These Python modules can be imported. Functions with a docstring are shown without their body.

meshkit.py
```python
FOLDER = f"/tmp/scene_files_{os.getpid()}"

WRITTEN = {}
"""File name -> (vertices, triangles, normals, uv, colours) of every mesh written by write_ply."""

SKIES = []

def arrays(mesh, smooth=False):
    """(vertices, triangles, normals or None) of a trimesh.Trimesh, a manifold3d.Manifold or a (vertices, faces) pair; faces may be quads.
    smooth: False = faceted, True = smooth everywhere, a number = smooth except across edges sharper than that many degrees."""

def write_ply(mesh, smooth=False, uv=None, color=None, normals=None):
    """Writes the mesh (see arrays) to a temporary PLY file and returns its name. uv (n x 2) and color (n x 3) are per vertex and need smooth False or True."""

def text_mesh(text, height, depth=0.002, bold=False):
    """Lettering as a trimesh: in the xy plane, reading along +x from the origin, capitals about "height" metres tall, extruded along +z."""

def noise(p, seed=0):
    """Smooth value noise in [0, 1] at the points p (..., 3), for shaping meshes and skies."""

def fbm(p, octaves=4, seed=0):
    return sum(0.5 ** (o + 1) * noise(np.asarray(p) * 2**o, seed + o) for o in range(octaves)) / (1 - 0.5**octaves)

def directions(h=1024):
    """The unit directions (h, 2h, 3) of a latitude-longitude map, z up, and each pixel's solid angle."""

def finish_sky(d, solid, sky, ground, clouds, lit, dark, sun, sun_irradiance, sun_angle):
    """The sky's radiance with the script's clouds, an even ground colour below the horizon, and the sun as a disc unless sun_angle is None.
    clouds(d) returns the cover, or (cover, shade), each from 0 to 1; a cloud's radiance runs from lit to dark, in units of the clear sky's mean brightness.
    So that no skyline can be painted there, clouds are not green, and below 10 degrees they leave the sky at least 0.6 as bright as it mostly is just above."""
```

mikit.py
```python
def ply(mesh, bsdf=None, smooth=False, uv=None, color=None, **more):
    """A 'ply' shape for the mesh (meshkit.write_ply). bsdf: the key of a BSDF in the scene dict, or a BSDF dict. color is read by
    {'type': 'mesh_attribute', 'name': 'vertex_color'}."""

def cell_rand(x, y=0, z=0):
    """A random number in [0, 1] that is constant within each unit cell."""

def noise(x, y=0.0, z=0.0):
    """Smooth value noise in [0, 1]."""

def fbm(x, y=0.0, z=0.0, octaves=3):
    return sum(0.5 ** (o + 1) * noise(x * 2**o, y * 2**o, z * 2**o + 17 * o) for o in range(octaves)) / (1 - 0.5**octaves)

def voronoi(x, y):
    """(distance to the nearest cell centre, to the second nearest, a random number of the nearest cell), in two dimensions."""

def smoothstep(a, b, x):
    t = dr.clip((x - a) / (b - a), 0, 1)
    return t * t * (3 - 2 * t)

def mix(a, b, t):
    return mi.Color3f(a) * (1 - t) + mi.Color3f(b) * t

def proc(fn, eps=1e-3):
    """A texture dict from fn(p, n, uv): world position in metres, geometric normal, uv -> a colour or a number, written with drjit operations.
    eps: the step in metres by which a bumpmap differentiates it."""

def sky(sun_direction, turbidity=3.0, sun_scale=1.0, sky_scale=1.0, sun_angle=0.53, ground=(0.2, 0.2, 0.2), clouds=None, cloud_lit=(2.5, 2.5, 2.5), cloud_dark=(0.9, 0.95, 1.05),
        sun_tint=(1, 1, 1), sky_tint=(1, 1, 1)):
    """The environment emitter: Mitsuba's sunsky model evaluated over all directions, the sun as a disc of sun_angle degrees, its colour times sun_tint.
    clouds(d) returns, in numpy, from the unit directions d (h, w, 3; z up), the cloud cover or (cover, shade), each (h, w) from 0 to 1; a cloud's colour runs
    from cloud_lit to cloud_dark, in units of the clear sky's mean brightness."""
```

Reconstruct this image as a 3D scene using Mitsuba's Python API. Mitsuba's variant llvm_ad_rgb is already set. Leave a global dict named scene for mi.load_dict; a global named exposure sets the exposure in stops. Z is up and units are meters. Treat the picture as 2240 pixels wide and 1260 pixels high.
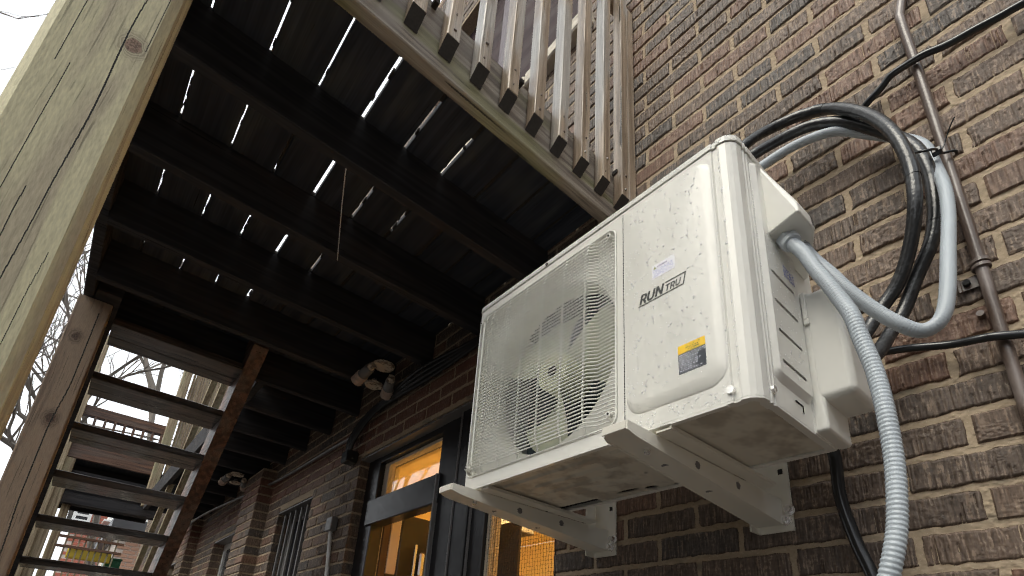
import math, random
import numpy as np, trimesh, drjit as dr, mitsuba as mi, mikit, meshkit
import manifold3d as m3
from shapely.geometry import Polygon, Point, box as sbox
from shapely.ops import unary_union
from mikit import noise, fbm, cell_rand, smoothstep, mix, proc

T = mi.ScalarTransform4f
scene, labels = {}, {}
ZC = 1.4                      # camera height; everything below is modelled with z measured from the camera's level

# ------------------------------------------------------------------ camera, sky, exposure
RIGHT = np.array([0.66094, 0.74814, 0.05875])
DOWN = np.array([-0.22699, 0.27392, -0.93458])
FWD = np.array([-0.71529, 0.60436, 0.35087])
scene['camera'] = {'type': 'perspective', 'fov': 2 * math.degrees(math.atan(1120 / 1168.94)), 'fov_axis': 'x', 'near_clip': 0.02, 'far_clip': 400.0,
                   'principal_point_offset_x': -0.00955, 'principal_point_offset_y': -0.3115,
                   'to_world': T().look_at(origin=[0, 0, ZC], target=[*(np.array([0, 0, ZC]) + FWD)], up=[*(-DOWN)])}
exposure = 2.75
scene['sky'] = mikit.sky((0.10, -0.80, 1.0), turbidity=3, sun_scale=0.3, sun_angle=35, clouds=lambda d: 1.0, ground=(0.05, 0.05, 0.05), sun_tint=(0.88, 1.0, 1.14), cloud_lit=(2.42, 2.5, 2.58))

rng = np.random.default_rng(7)
RND = random.Random(7)

# ------------------------------------------------------------------ materials
def principled(color, rough=0.6, **k):
    c = color if isinstance(color, dict) else {'type': 'rgb', 'value': list(color)}
    return {'type': 'principled', 'base_color': c, 'roughness': rough, **k}

def bump(bsdf, fn, scale, eps=1e-3):
    return {'type': 'bumpmap', 'texture': proc(fn, eps), 'scale': scale, 'bsdf': bsdf}

def two(b):
    return {'type': 'twosided', 'bsdf': b}

def axes(p, a):
    return (p.x, p.y, p.z) if a == 0 else (p.y, p.x, p.z) if a == 1 else (p.z, p.x, p.y)

def wood(a, light, dark, patch=None, amount=0.5, rough=0.65, bs=0.0012, spec=0.4, name=None, knots=()):
    """Sawn wood: grain along axis a, broad stain patches of their own colour, fine checks."""
    def col(p, n, uv):
        l, u, v = axes(p, a)
        wob = fbm(l * 2.3, u * 9, v * 9) * 0.9
        g = fbm(l * 1.6, u * 55 + wob * 3, v * 55 + wob * 3, 3)
        f = noise(l * 14, u * 420, v * 420)
        c = mix(dark, light, smoothstep(0.3, 0.72, g))
        c = c * (0.72 + 0.5 * f)
        if patch is not None:
            m = smoothstep(0.50, 0.68, fbm(l * 3.1 + 5, u * 13, v * 13, 3)) * amount
            c = mix(c, mi.Color3f(patch) * (0.7 + 0.6 * f), m)
        ck = smoothstep(0.87, 0.93, noise(l * 4.5, u * 130, v * 130)) * 0.75
        c = c * (1 - ck)
        for (kx, ky, kz, kr) in knots:
            d = dr.sqrt(dr.square(p.x - kx) * 0 + dr.square((p.y - ky)) + dr.square((p.z - kz) * 0.75)) + 0.006 * (noise(p.y * 90, p.z * 90) - 0.5)
            c = mix(c, mi.Color3f(dark) * (0.55 + 0.7 * noise(d * 900, 3.0)), smoothstep(kr, kr * 0.55, d))
        return c
    def h(p, n, uv):
        l, u, v = axes(p, a)
        return noise(l * 10, u * 300, v * 300) * 0.6 + noise(l * 25, u * 700, v * 700) * 0.4 - smoothstep(0.87, 0.93, noise(l * 4.5, u * 130, v * 130)) * 1.2
    return two(bump(principled(proc(col), rough, specular=spec), h, bs, 6e-4))

# brick: colour by the brick it lies on, from its course and its place in the bond
BP, BH, BZ0, BX0 = 0.215, 0.0677, 0.1978, -0.244
def brick_cell(p):
    z = (p.z - ZC - BZ0) / BH
    k = dr.floor(z)
    odd = k - 2 * dr.floor(k * 0.5)
    x = (p.x - BX0 - odd * BP * 0.5) / BP
    return dr.floor(x), k
def brick_col(p, n, uv):
    i, k = brick_cell(p)
    r, r2 = cell_rand(i, k, 11), cell_rand(i, k, 23)
    c = mix((0.112, 0.083, 0.065), (0.152, 0.107, 0.080), smoothstep(0.1, 0.8, r))
    c = mix(c, (0.175, 0.102, 0.071), smoothstep(0.80, 0.9, r2))
    c = mix(c, (0.092, 0.076, 0.066), smoothstep(0.25, 0.15, r2))
    x = p.x + p.y
    st = noise(x * 330, p.z * 38 + r * 37) * 0.5 + noise(x * 620, p.z * 160) * 0.3 + noise(x * 150, p.z * 330) * 0.2
    c = c * (0.36 + 1.22 * st)
    c = mix(c, (0.165, 0.070, 0.048), dr.select((k > 12.5) & (k < 15.5) & (p.x < -1.1), 0.75, 0.0))
    c = mix(c, (0.30, 0.225, 0.165), smoothstep(0.56, 0.72, st) * smoothstep(0.25, 0.6, fbm(p.x * 19, p.y * 19, p.z * 30 + 7, 2)) * 0.6)
    return c
def brick_h(p, n, uv):
    i, k = brick_cell(p)
    r = cell_rand(i, k, 5)
    x = p.x + p.y
    gro = noise(x * 300, p.z * 14 + r * 50)
    cr = noise(x * 190, r * 40, p.z * 240)
    w = smoothstep(0.35, 0.65, noise(x * 16 + r * 9, p.z * 22))
    return gro * (1 - w) + cr * w
scene['brick_clay'] = two(bump(principled(proc(brick_col), 0.62, specular=0.35), brick_h, 0.0022, 7e-4))
def near_brick_h(p, n, uv):
    return noise(p.x * 620, p.y * 620, p.z * 420)
scene['brick_clay_rough'] = two(bump(principled(proc(brick_col), 0.58, specular=0.4), near_brick_h, 0.0009, 5e-4))
def mortar_col(p, n, uv):
    f = fbm(p.x * 160, p.y * 160, p.z * 160, 3)
    s = noise(p.x * 620, p.y * 620, p.z * 620)
    c = mix((0.30, 0.232, 0.160), (0.50, 0.405, 0.295), f)
    c = mix(c, (0.62, 0.55, 0.43), smoothstep(0.80, 0.90, s) * 0.7)
    return mix(c, (0.13, 0.12, 0.10), smoothstep(0.60, 0.75, fbm(p.x * 11, p.y * 11, p.z * 17 + 3, 3)) * 0.6)
scene['mortar'] = two(bump(principled(proc(mortar_col), 0.9, specular=0.2), lambda p, n, uv: fbm(p.x * 130, p.y * 130, p.z * 130, 3), 0.006, 8e-4))

def post_wood(base, band, knot, knots, sp, speck):
    def col(p, n, uv):
        u, v, l = p.x, p.y, p.z
        wv = fbm(l * 2.1, u * 7, v * 7, 2)
        g = fbm(l * 0.9, u * 26 + wv * 2.2, v * 26 + wv * 2.2, 3)
        c = mix(base, band, smoothstep(0.48, 0.66, g))
        c = c * (1 - speck + 2 * speck * (0.6 * noise(l * 70, u * 420, v * 420) + 0.4 * noise(l * 190, u * 900, v * 900)))
        ln = noise(l * 5, u * 260 + wv * 9, v * 260 + wv * 9)
        c = c * (1 - 0.42 * smoothstep(0.76, 0.9, ln))
        for (ky, kz, kr) in knots:
            w = 0.45 * (noise(v * 160, l * 90) - 0.5) * kr
            d = dr.sqrt(dr.square(v - ky) + dr.square((l - kz) * 0.72)) + w
            ring = 0.5 + 0.5 * dr.sin(d * sp)
            c = mix(c, mi.Color3f(band) * (0.55 + 0.5 * ring), smoothstep(kr * 2.4, kr * 1.1, d) * 0.8)
            c = mix(c, mi.Color3f(knot) * (0.5 + 1.0 * noise(v * 500, l * 420)), smoothstep(kr * 1.05, kr * 0.7, d))
        return c
    def h(p, n, uv):
        return noise(p.z * 60, p.x * 420, p.y * 420) * 0.5 + noise(p.z * 9, p.x * 330, p.y * 330) * 0.5
    return two(bump(principled(proc(col), 0.7, specular=0.3), h, 0.0006, 6e-4))
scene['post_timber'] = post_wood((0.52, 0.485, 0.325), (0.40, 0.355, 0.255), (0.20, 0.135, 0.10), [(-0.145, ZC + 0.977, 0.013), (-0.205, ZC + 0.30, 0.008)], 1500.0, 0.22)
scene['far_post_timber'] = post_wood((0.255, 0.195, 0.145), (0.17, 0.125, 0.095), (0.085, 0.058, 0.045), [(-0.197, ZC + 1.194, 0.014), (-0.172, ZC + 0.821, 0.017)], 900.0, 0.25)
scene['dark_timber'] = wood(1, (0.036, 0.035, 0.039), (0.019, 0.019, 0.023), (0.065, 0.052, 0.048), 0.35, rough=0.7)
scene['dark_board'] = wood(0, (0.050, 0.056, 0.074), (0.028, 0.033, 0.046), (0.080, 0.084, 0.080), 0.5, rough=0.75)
scene['fascia_timber'] = wood(1, (0.35, 0.305, 0.25), (0.17, 0.14, 0.112), (0.22, 0.245, 0.05), 0.34, rough=0.55)
scene['baluster_timber'] = wood(2, (0.46, 0.365, 0.265), (0.255, 0.19, 0.132), (0.47, 0.46, 0.43), 0.8, rough=0.33, spec=0.5)
scene['dark_end_grain'] = two(principled(proc(lambda p, n, uv: mix((0.040, 0.038, 0.038), (0.075, 0.068, 0.062), fbm(p.x * 300, p.y * 300, p.z * 300))), 0.8, specular=0.2))  # near-black tone for the cut lower ends of the balusters
scene['stair_timber'] = wood(1, (0.078, 0.062, 0.052), (0.032, 0.026, 0.023), (0.11, 0.075, 0.055), 0.5, rough=0.17, spec=0.6)
scene['stringer_timber'] = wood(0, (0.17, 0.088, 0.058), (0.075, 0.040, 0.028), (0.17, 0.15, 0.13), 0.4, rough=0.35)
scene['pale_timber'] = wood(2, (0.42, 0.35, 0.24), (0.22, 0.17, 0.11), (0.32, 0.31, 0.2), 0.6)
scene['brown_timber'] = wood(1, (0.17, 0.085, 0.05), (0.07, 0.038, 0.026), (0.13, 0.10, 0.08), 0.5, rough=0.35)
scene['debris'] = two(principled(proc(lambda p, n, uv: mix((0.015, 0.014, 0.013), (0.06, 0.05, 0.04), fbm(p.x * 90, p.y * 90, p.z * 90))), 0.9))

def paint_col(p, n, uv):
    s = smoothstep(0.66, 0.82, fbm(p.x * 55, p.y * 55, p.z * 16, 4)) * 0.22
    return mix((0.67, 0.663, 0.618), (0.56, 0.545, 0.49), s)
scene['unit_paint'] = two(bump(principled(proc(paint_col), 0.34, specular=0.5), lambda p, n, uv: noise(p.x * 700, p.y * 700, p.z * 700), 0.00012, 5e-4))
scene['unit_plastic'] = two(principled((0.67, 0.663, 0.618), 0.42, specular=0.5))
scene['grille_coating'] = two(principled((0.74, 0.745, 0.70), 0.4, specular=0.5))
def under_col(p, n, uv):
    d = fbm(p.x * 26, p.y * 20, p.z * 26, 4)
    return mix((0.60, 0.565, 0.485), (0.33, 0.29, 0.235), smoothstep(0.45, 0.7, d) * 0.7)
scene['unit_underside'] = two(principled(proc(under_col), 0.5, specular=0.4))
scene['fan_plastic'] = two(principled((0.46, 0.48, 0.37), 0.4, specular=0.5))
scene['fan_hub'] = two(principled((0.60, 0.61, 0.44), 0.4, specular=0.5))
scene['coil_fins'] = two(bump(principled((0.05, 0.075, 0.085), 0.4), lambda p, n, uv: dr.abs(dr.sin(p.x * 1500.0)), 0.001, 3e-4))
scene['black_void'] = two(principled((0.02, 0.02, 0.02), 0.9))
scene['ink'] = two(principled((0.03, 0.034, 0.03), 0.45))
scene['water'] = {'type': 'principled', 'base_color': {'type': 'rgb', 'value': [0.86, 0.88, 0.88]}, 'roughness': 0.06, 'spec_trans': 0.2, 'eta': 1.33, 'clearcoat': 0.6}  # bright glints of the drops painted in as a pale, nearly opaque base
scene['steel'] = two({'type': 'roughconductor', 'material': 'Al', 'alpha': 0.22})
scene['bracket_paint'] = two(bump(principled((0.66, 0.635, 0.56), 0.4, specular=0.5), lambda p, n, uv: noise(p.x * 500, p.y * 500, p.z * 500), 0.0002, 5e-4))
def rubber_col(p, n, uv):
    f = fbm(p.x * 80, p.y * 80, p.z * 80, 3)
    return mix((0.020, 0.021, 0.023), (0.045, 0.048, 0.05), smoothstep(0.5, 0.8, f))
scene['foam_sleeve'] = two(bump(principled(proc(rubber_col), 0.27, specular=0.55), lambda p, n, uv: fbm(p.x * 160, p.y * 160, p.z * 160), 0.0006, 6e-4))
scene['cable_jacket'] = two(principled((0.016, 0.018, 0.02), 0.22, specular=0.6))
scene['grey_plastic'] = two(principled((0.35, 0.39, 0.425), 0.4, specular=0.5))
scene['grey_nut'] = two(principled((0.50, 0.54, 0.57), 0.35, specular=0.5))
def rust_col(p, n, uv):
    return mix((0.085, 0.058, 0.045), (0.19, 0.155, 0.14), smoothstep(0.4, 0.7, fbm(p.x * 40, p.y * 40, p.z * 9, 3)))
scene['brown_metal'] = two(principled(proc(rust_col), 0.32, specular=0.6))
scene['black_frame'] = two(principled((0.014, 0.014, 0.016), 0.3, specular=0.5))
scene['maroon_frame'] = two(principled((0.045, 0.018, 0.022), 0.35, specular=0.5))
scene['pale_streak'] = two(principled((0.6, 0.6, 0.6), 0.6))
scene['maroon_board'] = wood(0, (0.050, 0.028, 0.030), (0.030, 0.017, 0.020), (0.075, 0.060, 0.058), 0.5, rough=0.7, spec=0.2)
scene['dark_grey_paint'] = two(principled((0.055, 0.055, 0.06), 0.4))
scene['cream_paint'] = two(principled((0.55, 0.48, 0.36), 0.5))
scene['white_paint'] = two(principled((0.78, 0.78, 0.76), 0.4))
scene['warm_wall'] = two(principled((0.70, 0.57, 0.33), 0.8))
scene['warm_ceiling'] = two(principled((0.70, 0.58, 0.36), 0.8))
scene['room_dark'] = two(principled((0.045, 0.035, 0.025), 0.6))
scene['jamb_brown'] = two(principled((0.075, 0.042, 0.028), 0.5))
scene['curtain_cloth'] = two(principled((0.62, 0.53, 0.46), 0.9))
scene['pane'] = {'type': 'thindielectric', 'int_ior': 1.34, 'ext_ior': 1.0}
scene['stone'] = two(bump(principled(proc(lambda p, n, uv: mix((0.40, 0.35, 0.28), (0.62, 0.57, 0.48), fbm(p.x * 60, p.y * 60, p.z * 60))), 0.8), lambda p, n, uv: fbm(p.x * 50, p.y * 50, p.z * 50), 0.006, 1e-3))
scene['ceramic'] = two(principled(proc(lambda p, n, uv: mix((0.50, 0.42, 0.33), (0.20, 0.15, 0.11), smoothstep(0.5, 0.68, fbm(p.x * 70, p.y * 70, p.z * 70, 3)))), 0.5))
scene['aged_socket'] = two(principled((0.55, 0.44, 0.38), 0.35))
scene['grey_metal'] = two(principled((0.16, 0.155, 0.155), 0.4, specular=0.5))
scene['asphalt'] = two(bump(principled(proc(lambda p, n, uv: mix((0.035, 0.035, 0.035), (0.075, 0.073, 0.07), fbm(p.x * 3, p.y * 3, p.z * 3, 4))), 0.7), lambda p, n, uv: fbm(p.x * 60, p.y * 60), 0.004, 2e-3))
scene['blocker_brown'] = two(principled((0.10, 0.07, 0.055), 0.8))
scene['red_brick'] = two(principled((0.42, 0.13, 0.085), 0.8))
scene['red_brick_dark'] = two(principled((0.33, 0.10, 0.07), 0.8))
scene['pale_mortar'] = two(principled((0.55, 0.48, 0.42), 0.9))
scene['tan_brick'] = two(principled((0.42, 0.24, 0.16), 0.8))
scene['yellow_plastic'] = two(principled((0.72, 0.55, 0.06), 0.35))
scene['green_plastic'] = two(principled((0.02, 0.14, 0.07), 0.35))
scene['dark_window'] = two(principled((0.02, 0.02, 0.024), 0.12, specular=0.3))
scene['bark'] = two(principled((0.16, 0.14, 0.12), 0.9))

# ------------------------------------------------------------------ helpers
def add(key, mesh, mat, smooth=False, parent=None, **kw):
    base = (parent + '__' if parent else '') + key
    k, i = base, 0
    while k in scene:
        i += 1
        k = f'{base}_{i:03d}'
    m = mesh.copy() if isinstance(mesh, trimesh.Trimesh) else man(mesh)
    m.apply_translation([0, 0, ZC])
    scene[k] = mikit.ply(m, mat, smooth, **kw)
    return k

def man(m):
    q = m.to_mesh()
    return trimesh.Trimesh(np.array(q.vert_properties[:, :3]), np.array(q.tri_verts), process=False)

def tag(k, label, category=None, group=None, kind=None):
    labels[k] = {'label': label}
    if category: labels[k]['category'] = category
    if group: labels[k]['group'] = group
    if kind: labels[k]['kind'] = kind
    return k

USED = set()
def thing(name, label, category, group=None):
    k, i = name, 0
    while k in USED:
        i += 1
        k = f'{name}_{i:03d}'
    USED.add(k)
    tag(k, label, category, group)
    return k

def bx(x0, x1, y0, y1, z0, z1, c=0.0):
    x0, x1 = min(x0, x1), max(x0, x1); y0, y1 = min(y0, y1), max(y0, y1); z0, z1 = min(z0, z1), max(z0, z1)
    if c <= 0:
        m = trimesh.creation.box([x1 - x0, y1 - y0, z1 - z0])
        m.apply_translation([(x0 + x1) / 2, (y0 + y1) / 2, (z0 + z1) / 2])
        return m
    c = min(c, 0.45 * min(x1 - x0, y1 - y0, z1 - z0))
    pts = []
    for x, sx in ((x0, 1), (x1, -1)):
        for y, sy in ((y0, 1), (y1, -1)):
            for z, sz in ((z0, 1), (z1, -1)):
                pts += [(x + sx * c, y + sy * c, z), (x + sx * c, y, z + sz * c), (x, y + sy * c, z + sz * c)]
    return trimesh.convex.convex_hull(np.array(pts))

def cat(ms):
    return trimesh.util.concatenate([m if isinstance(m, trimesh.Trimesh) else man(m) for m in ms])

def spline(pts, n):
    from scipy.interpolate import CubicSpline
    p = np.array(pts, float)
    d = np.r_[0, np.cumsum(np.linalg.norm(np.diff(p, axis=0), axis=1) ** 0.7)]
    return CubicSpline(d, p)(np.linspace(0, d[-1], n))

def frames(p):
    t = np.gradient(p, axis=0)
    t /= np.linalg.norm(t, axis=1, keepdims=True) + 1e-12
    a = np.cross(t[0], [0.3, 0.2, 0.9]); a /= np.linalg.norm(a)
    A = [a]
    for i in range(1, len(p)):
        a = A[-1] - t[i] * np.dot(A[-1], t[i])
        a /= np.linalg.norm(a)
        A.append(a)
    A = np.array(A)
    return t, A, np.cross(t, A)

def tube(p, r, sides=12, caps=True, squash=None):
    p = np.asarray(p, float)
    r = np.broadcast_to(r, (len(p),))
    t, A, B = frames(p)
    ang = np.arange(sides) * 2 * np.pi / sides
    v = p[:, None] + r[:, None, None] * (np.cos(ang)[None, :, None] * A[:, None] + np.sin(ang)[None, :, None] * B[:, None])
    i, j = np.meshgrid(np.arange(len(p) - 1), np.arange(sides), indexing='ij')
    q = np.stack([i * sides + j, i * sides + (j + 1) % sides, (i + 1) * sides + (j + 1) % sides, (i + 1) * sides + j], -1).reshape(-1, 4)
    f = np.vstack([q[:, [0, 1, 2]], q[:, [0, 2, 3]]])
    v = v.reshape(-1, 3)
    if caps:
        n = len(v)
        v = np.vstack([v, p[:1], p[-1:]])
        k = np.arange(sides)
        f = np.vstack([f, np.stack([k * 0 + n, (k + 1) % sides, k], 1), np.stack([k * 0 + n + 1, (len(p) - 1) * sides + k, (len(p) - 1) * sides + (k + 1) % sides], 1)])
    return trimesh.Trimesh(v, f, process=False)

def cyl(a, b, r, r2=None, sides=20):
    return tube([a, b], [r, r if r2 is None else r2], sides)

def prism(poly, axis, a, b):
    """Shapely polygon extruded along an axis from a to b; its (u, v) are the other two coordinates in order."""
    polys = list(getattr(poly, 'geoms', [poly]))
    out = []
    for g in polys:
        m = trimesh.creation.extrude_polygon(g, b - a, engine='earcut')
        v = m.vertices
        if axis == 1: m = trimesh.Trimesh(np.stack([v[:, 0], a + v[:, 2], v[:, 1]], 1), m.faces[:, ::-1], process=False)
        elif axis == 0: m = trimesh.Trimesh(np.stack([a + v[:, 2], v[:, 0], v[:, 1]], 1), m.faces, process=False)
        else: m = trimesh.Trimesh(np.stack([v[:, 0], v[:, 1], a + v[:, 2]], 1), m.faces, process=False)
        out.append(m)
    return cat(out)

def rrect(u0, u1, v0, v1, r, n=8):
    pts = []
    for cx, cy, a0 in ((u1 - r, v1 - r, 0), (u0 + r, v1 - r, 90), (u0 + r, v0 + r, 180), (u1 - r, v0 + r, 270)):
        for k in range(n + 1):
            a = math.radians(a0 + 90 * k / n)
            pts.append((cx + r * math.cos(a), cy + r * math.sin(a)))
    return np.array(pts)

def hullspheres(pts, r, seg=12):
    return m3.Manifold.batch_hull([m3.Manifold.sphere(r, seg).translate(tuple(map(float, p))) for p in pts])

def wobble(mesh, amp, freq, seed=0):
    v = np.array(mesh.vertices)
    d = np.stack([meshkit.noise(v * freq + 31 * k, seed + k) - 0.5 for k in range(3)], 1) * 2 * amp
    return trimesh.Trimesh(v + d, mesh.faces, process=False)

def plank(x0, x1, y0, y1, z0, z1, c=0.003, seg=0.12, amp=0.0012, seed=0):
    """A sawn board or post with eased edges, cut along its length so that it is not ruler straight."""
    L = [x1 - x0, y1 - y0, z1 - z0]
    a = int(np.argmax(L)); n = max(1, int(L[a] / seg))
    lo, hi = np.array([x0, y0, z0], float), np.array([x1, y1, z1], float)
    o = [i for i in range(3) if i != a]
    ring = [(0, 1, 1, 0), (0, 0, 1, 1)]
    c = min(c, 0.4 * min(L[o[0]], L[o[1]]))
    ru = np.array([lo[o[0]] + c, hi[o[0]] - c, hi[o[0]], hi[o[0]], hi[o[0]] - c, lo[o[0]] + c, lo[o[0]], lo[o[0]]])
    rv = np.array([lo[o[1]], lo[o[1]], lo[o[1]] + c, hi[o[1]] - c, hi[o[1]], hi[o[1]], hi[o[1]] - c, lo[o[1]] + c])
    t = np.linspace(lo[a], hi[a], n + 1)
    P = np.zeros((n + 1, 8, 3))
    P[:, :, a] = t[:, None]; P[:, :, o[0]] = ru; P[:, :, o[1]] = rv
    j = (meshkit.noise(np.stack([t * 3.1, t * 0 + seed * 7.7, t * 0], 1), 1) - 0.5) * 2 * amp
    P[:, :, o[0]] += j[:, None]; P[:, :, o[1]] += np.roll(j, 3)[:, None]
    v = P.reshape(-1, 3)
    i, k = np.meshgrid(np.arange(n), np.arange(8), indexing='ij')
    q = np.stack([i * 8 + k, i * 8 + (k + 1) % 8, (i + 1) * 8 + (k + 1) % 8, (i + 1) * 8 + k], -1).reshape(-1, 4)
    f = np.vstack([q[:, [0, 1, 2]], q[:, [0, 2, 3]]])
    e = np.array([[0, s + 1, s] for s in range(1, 7)])
    f = np.vstack([f, e, n * 8 + e[:, ::-1]])
    m = trimesh.Trimesh(v, f, process=False)
    if m.volume < 0: m.invert()
    return m

# ------------------------------------------------------------------ ground
tag(add('ground', bx(-60, 40, -60, 40, -1.6, -1.4), 'asphalt'), 'grey asphalt yard ground under the deck and the wall', kind='structure')

# ------------------------------------------------------------------ unseen blocks added for shade: they take the low sky from under the deck
ob = thing('added_sky_blocker', 'unseen dark block added beside the viewer to cut the low sky under the deck', 'building')
add('wall', bx(-12.0, 0.5, -9.0, -5.0, -1.4, 3.1), 'blocker_brown', parent=ob)
add('blocker_cap', bx(-12.05, 0.55, -9.05, -4.95, 3.1, 3.22), 'dark_grey_paint', parent=ob)
og = thing('added_rear_blocker', 'unseen dark block added behind the viewer to darken the faces turned that way', 'building')  # box added out of view, shades the faces turned towards it
add('wall', bx(7.0, 13.0, -12.0, 1.1, -1.4, 4.3), 'blocker_brown', parent=og)
add('roof', bx(6.9, 13.1, -12.1, 1.2, 4.3, 4.45), 'dark_grey_paint', parent=og)

# ------------------------------------------------------------------ the brick house
YW = 1.13
house = thing('brick_house', 'dark brown rug-faced brick house wall filling the right side behind the heat pump', 'house')
DOOR = (-2.745, -1.16, -1.3, 1.052)            # door and sidelight opening: x0, x1, z0, z1
WIN = (-4.07, -3.42, -0.2, 0.965)              # barred window
WIN2 = (-6.0, -5.25, -0.1, 0.99)
WIN3 = (-8.4, -7.5, -0.1, 0.99)
UPDOOR = (-2.55, -1.10, 2.76, 4.3)
OPEN = [DOOR, WIN, WIN2, WIN3, UPDOOR]
WX0, WX1, WZ0, WZ1 = -12.5, 2.2, -1.45, 5.2
core = sbox(WX0, WZ0, WX1, WZ1)
for o in OPEN:
    core = core.difference(sbox(o[0] - 0.006, o[2] - 0.006, o[1] + 0.006, o[3] + 0.006))
wall = add('wall', prism(core, 1, YW + 0.0045, YW + 0.22), 'mortar', parent=house)
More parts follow.
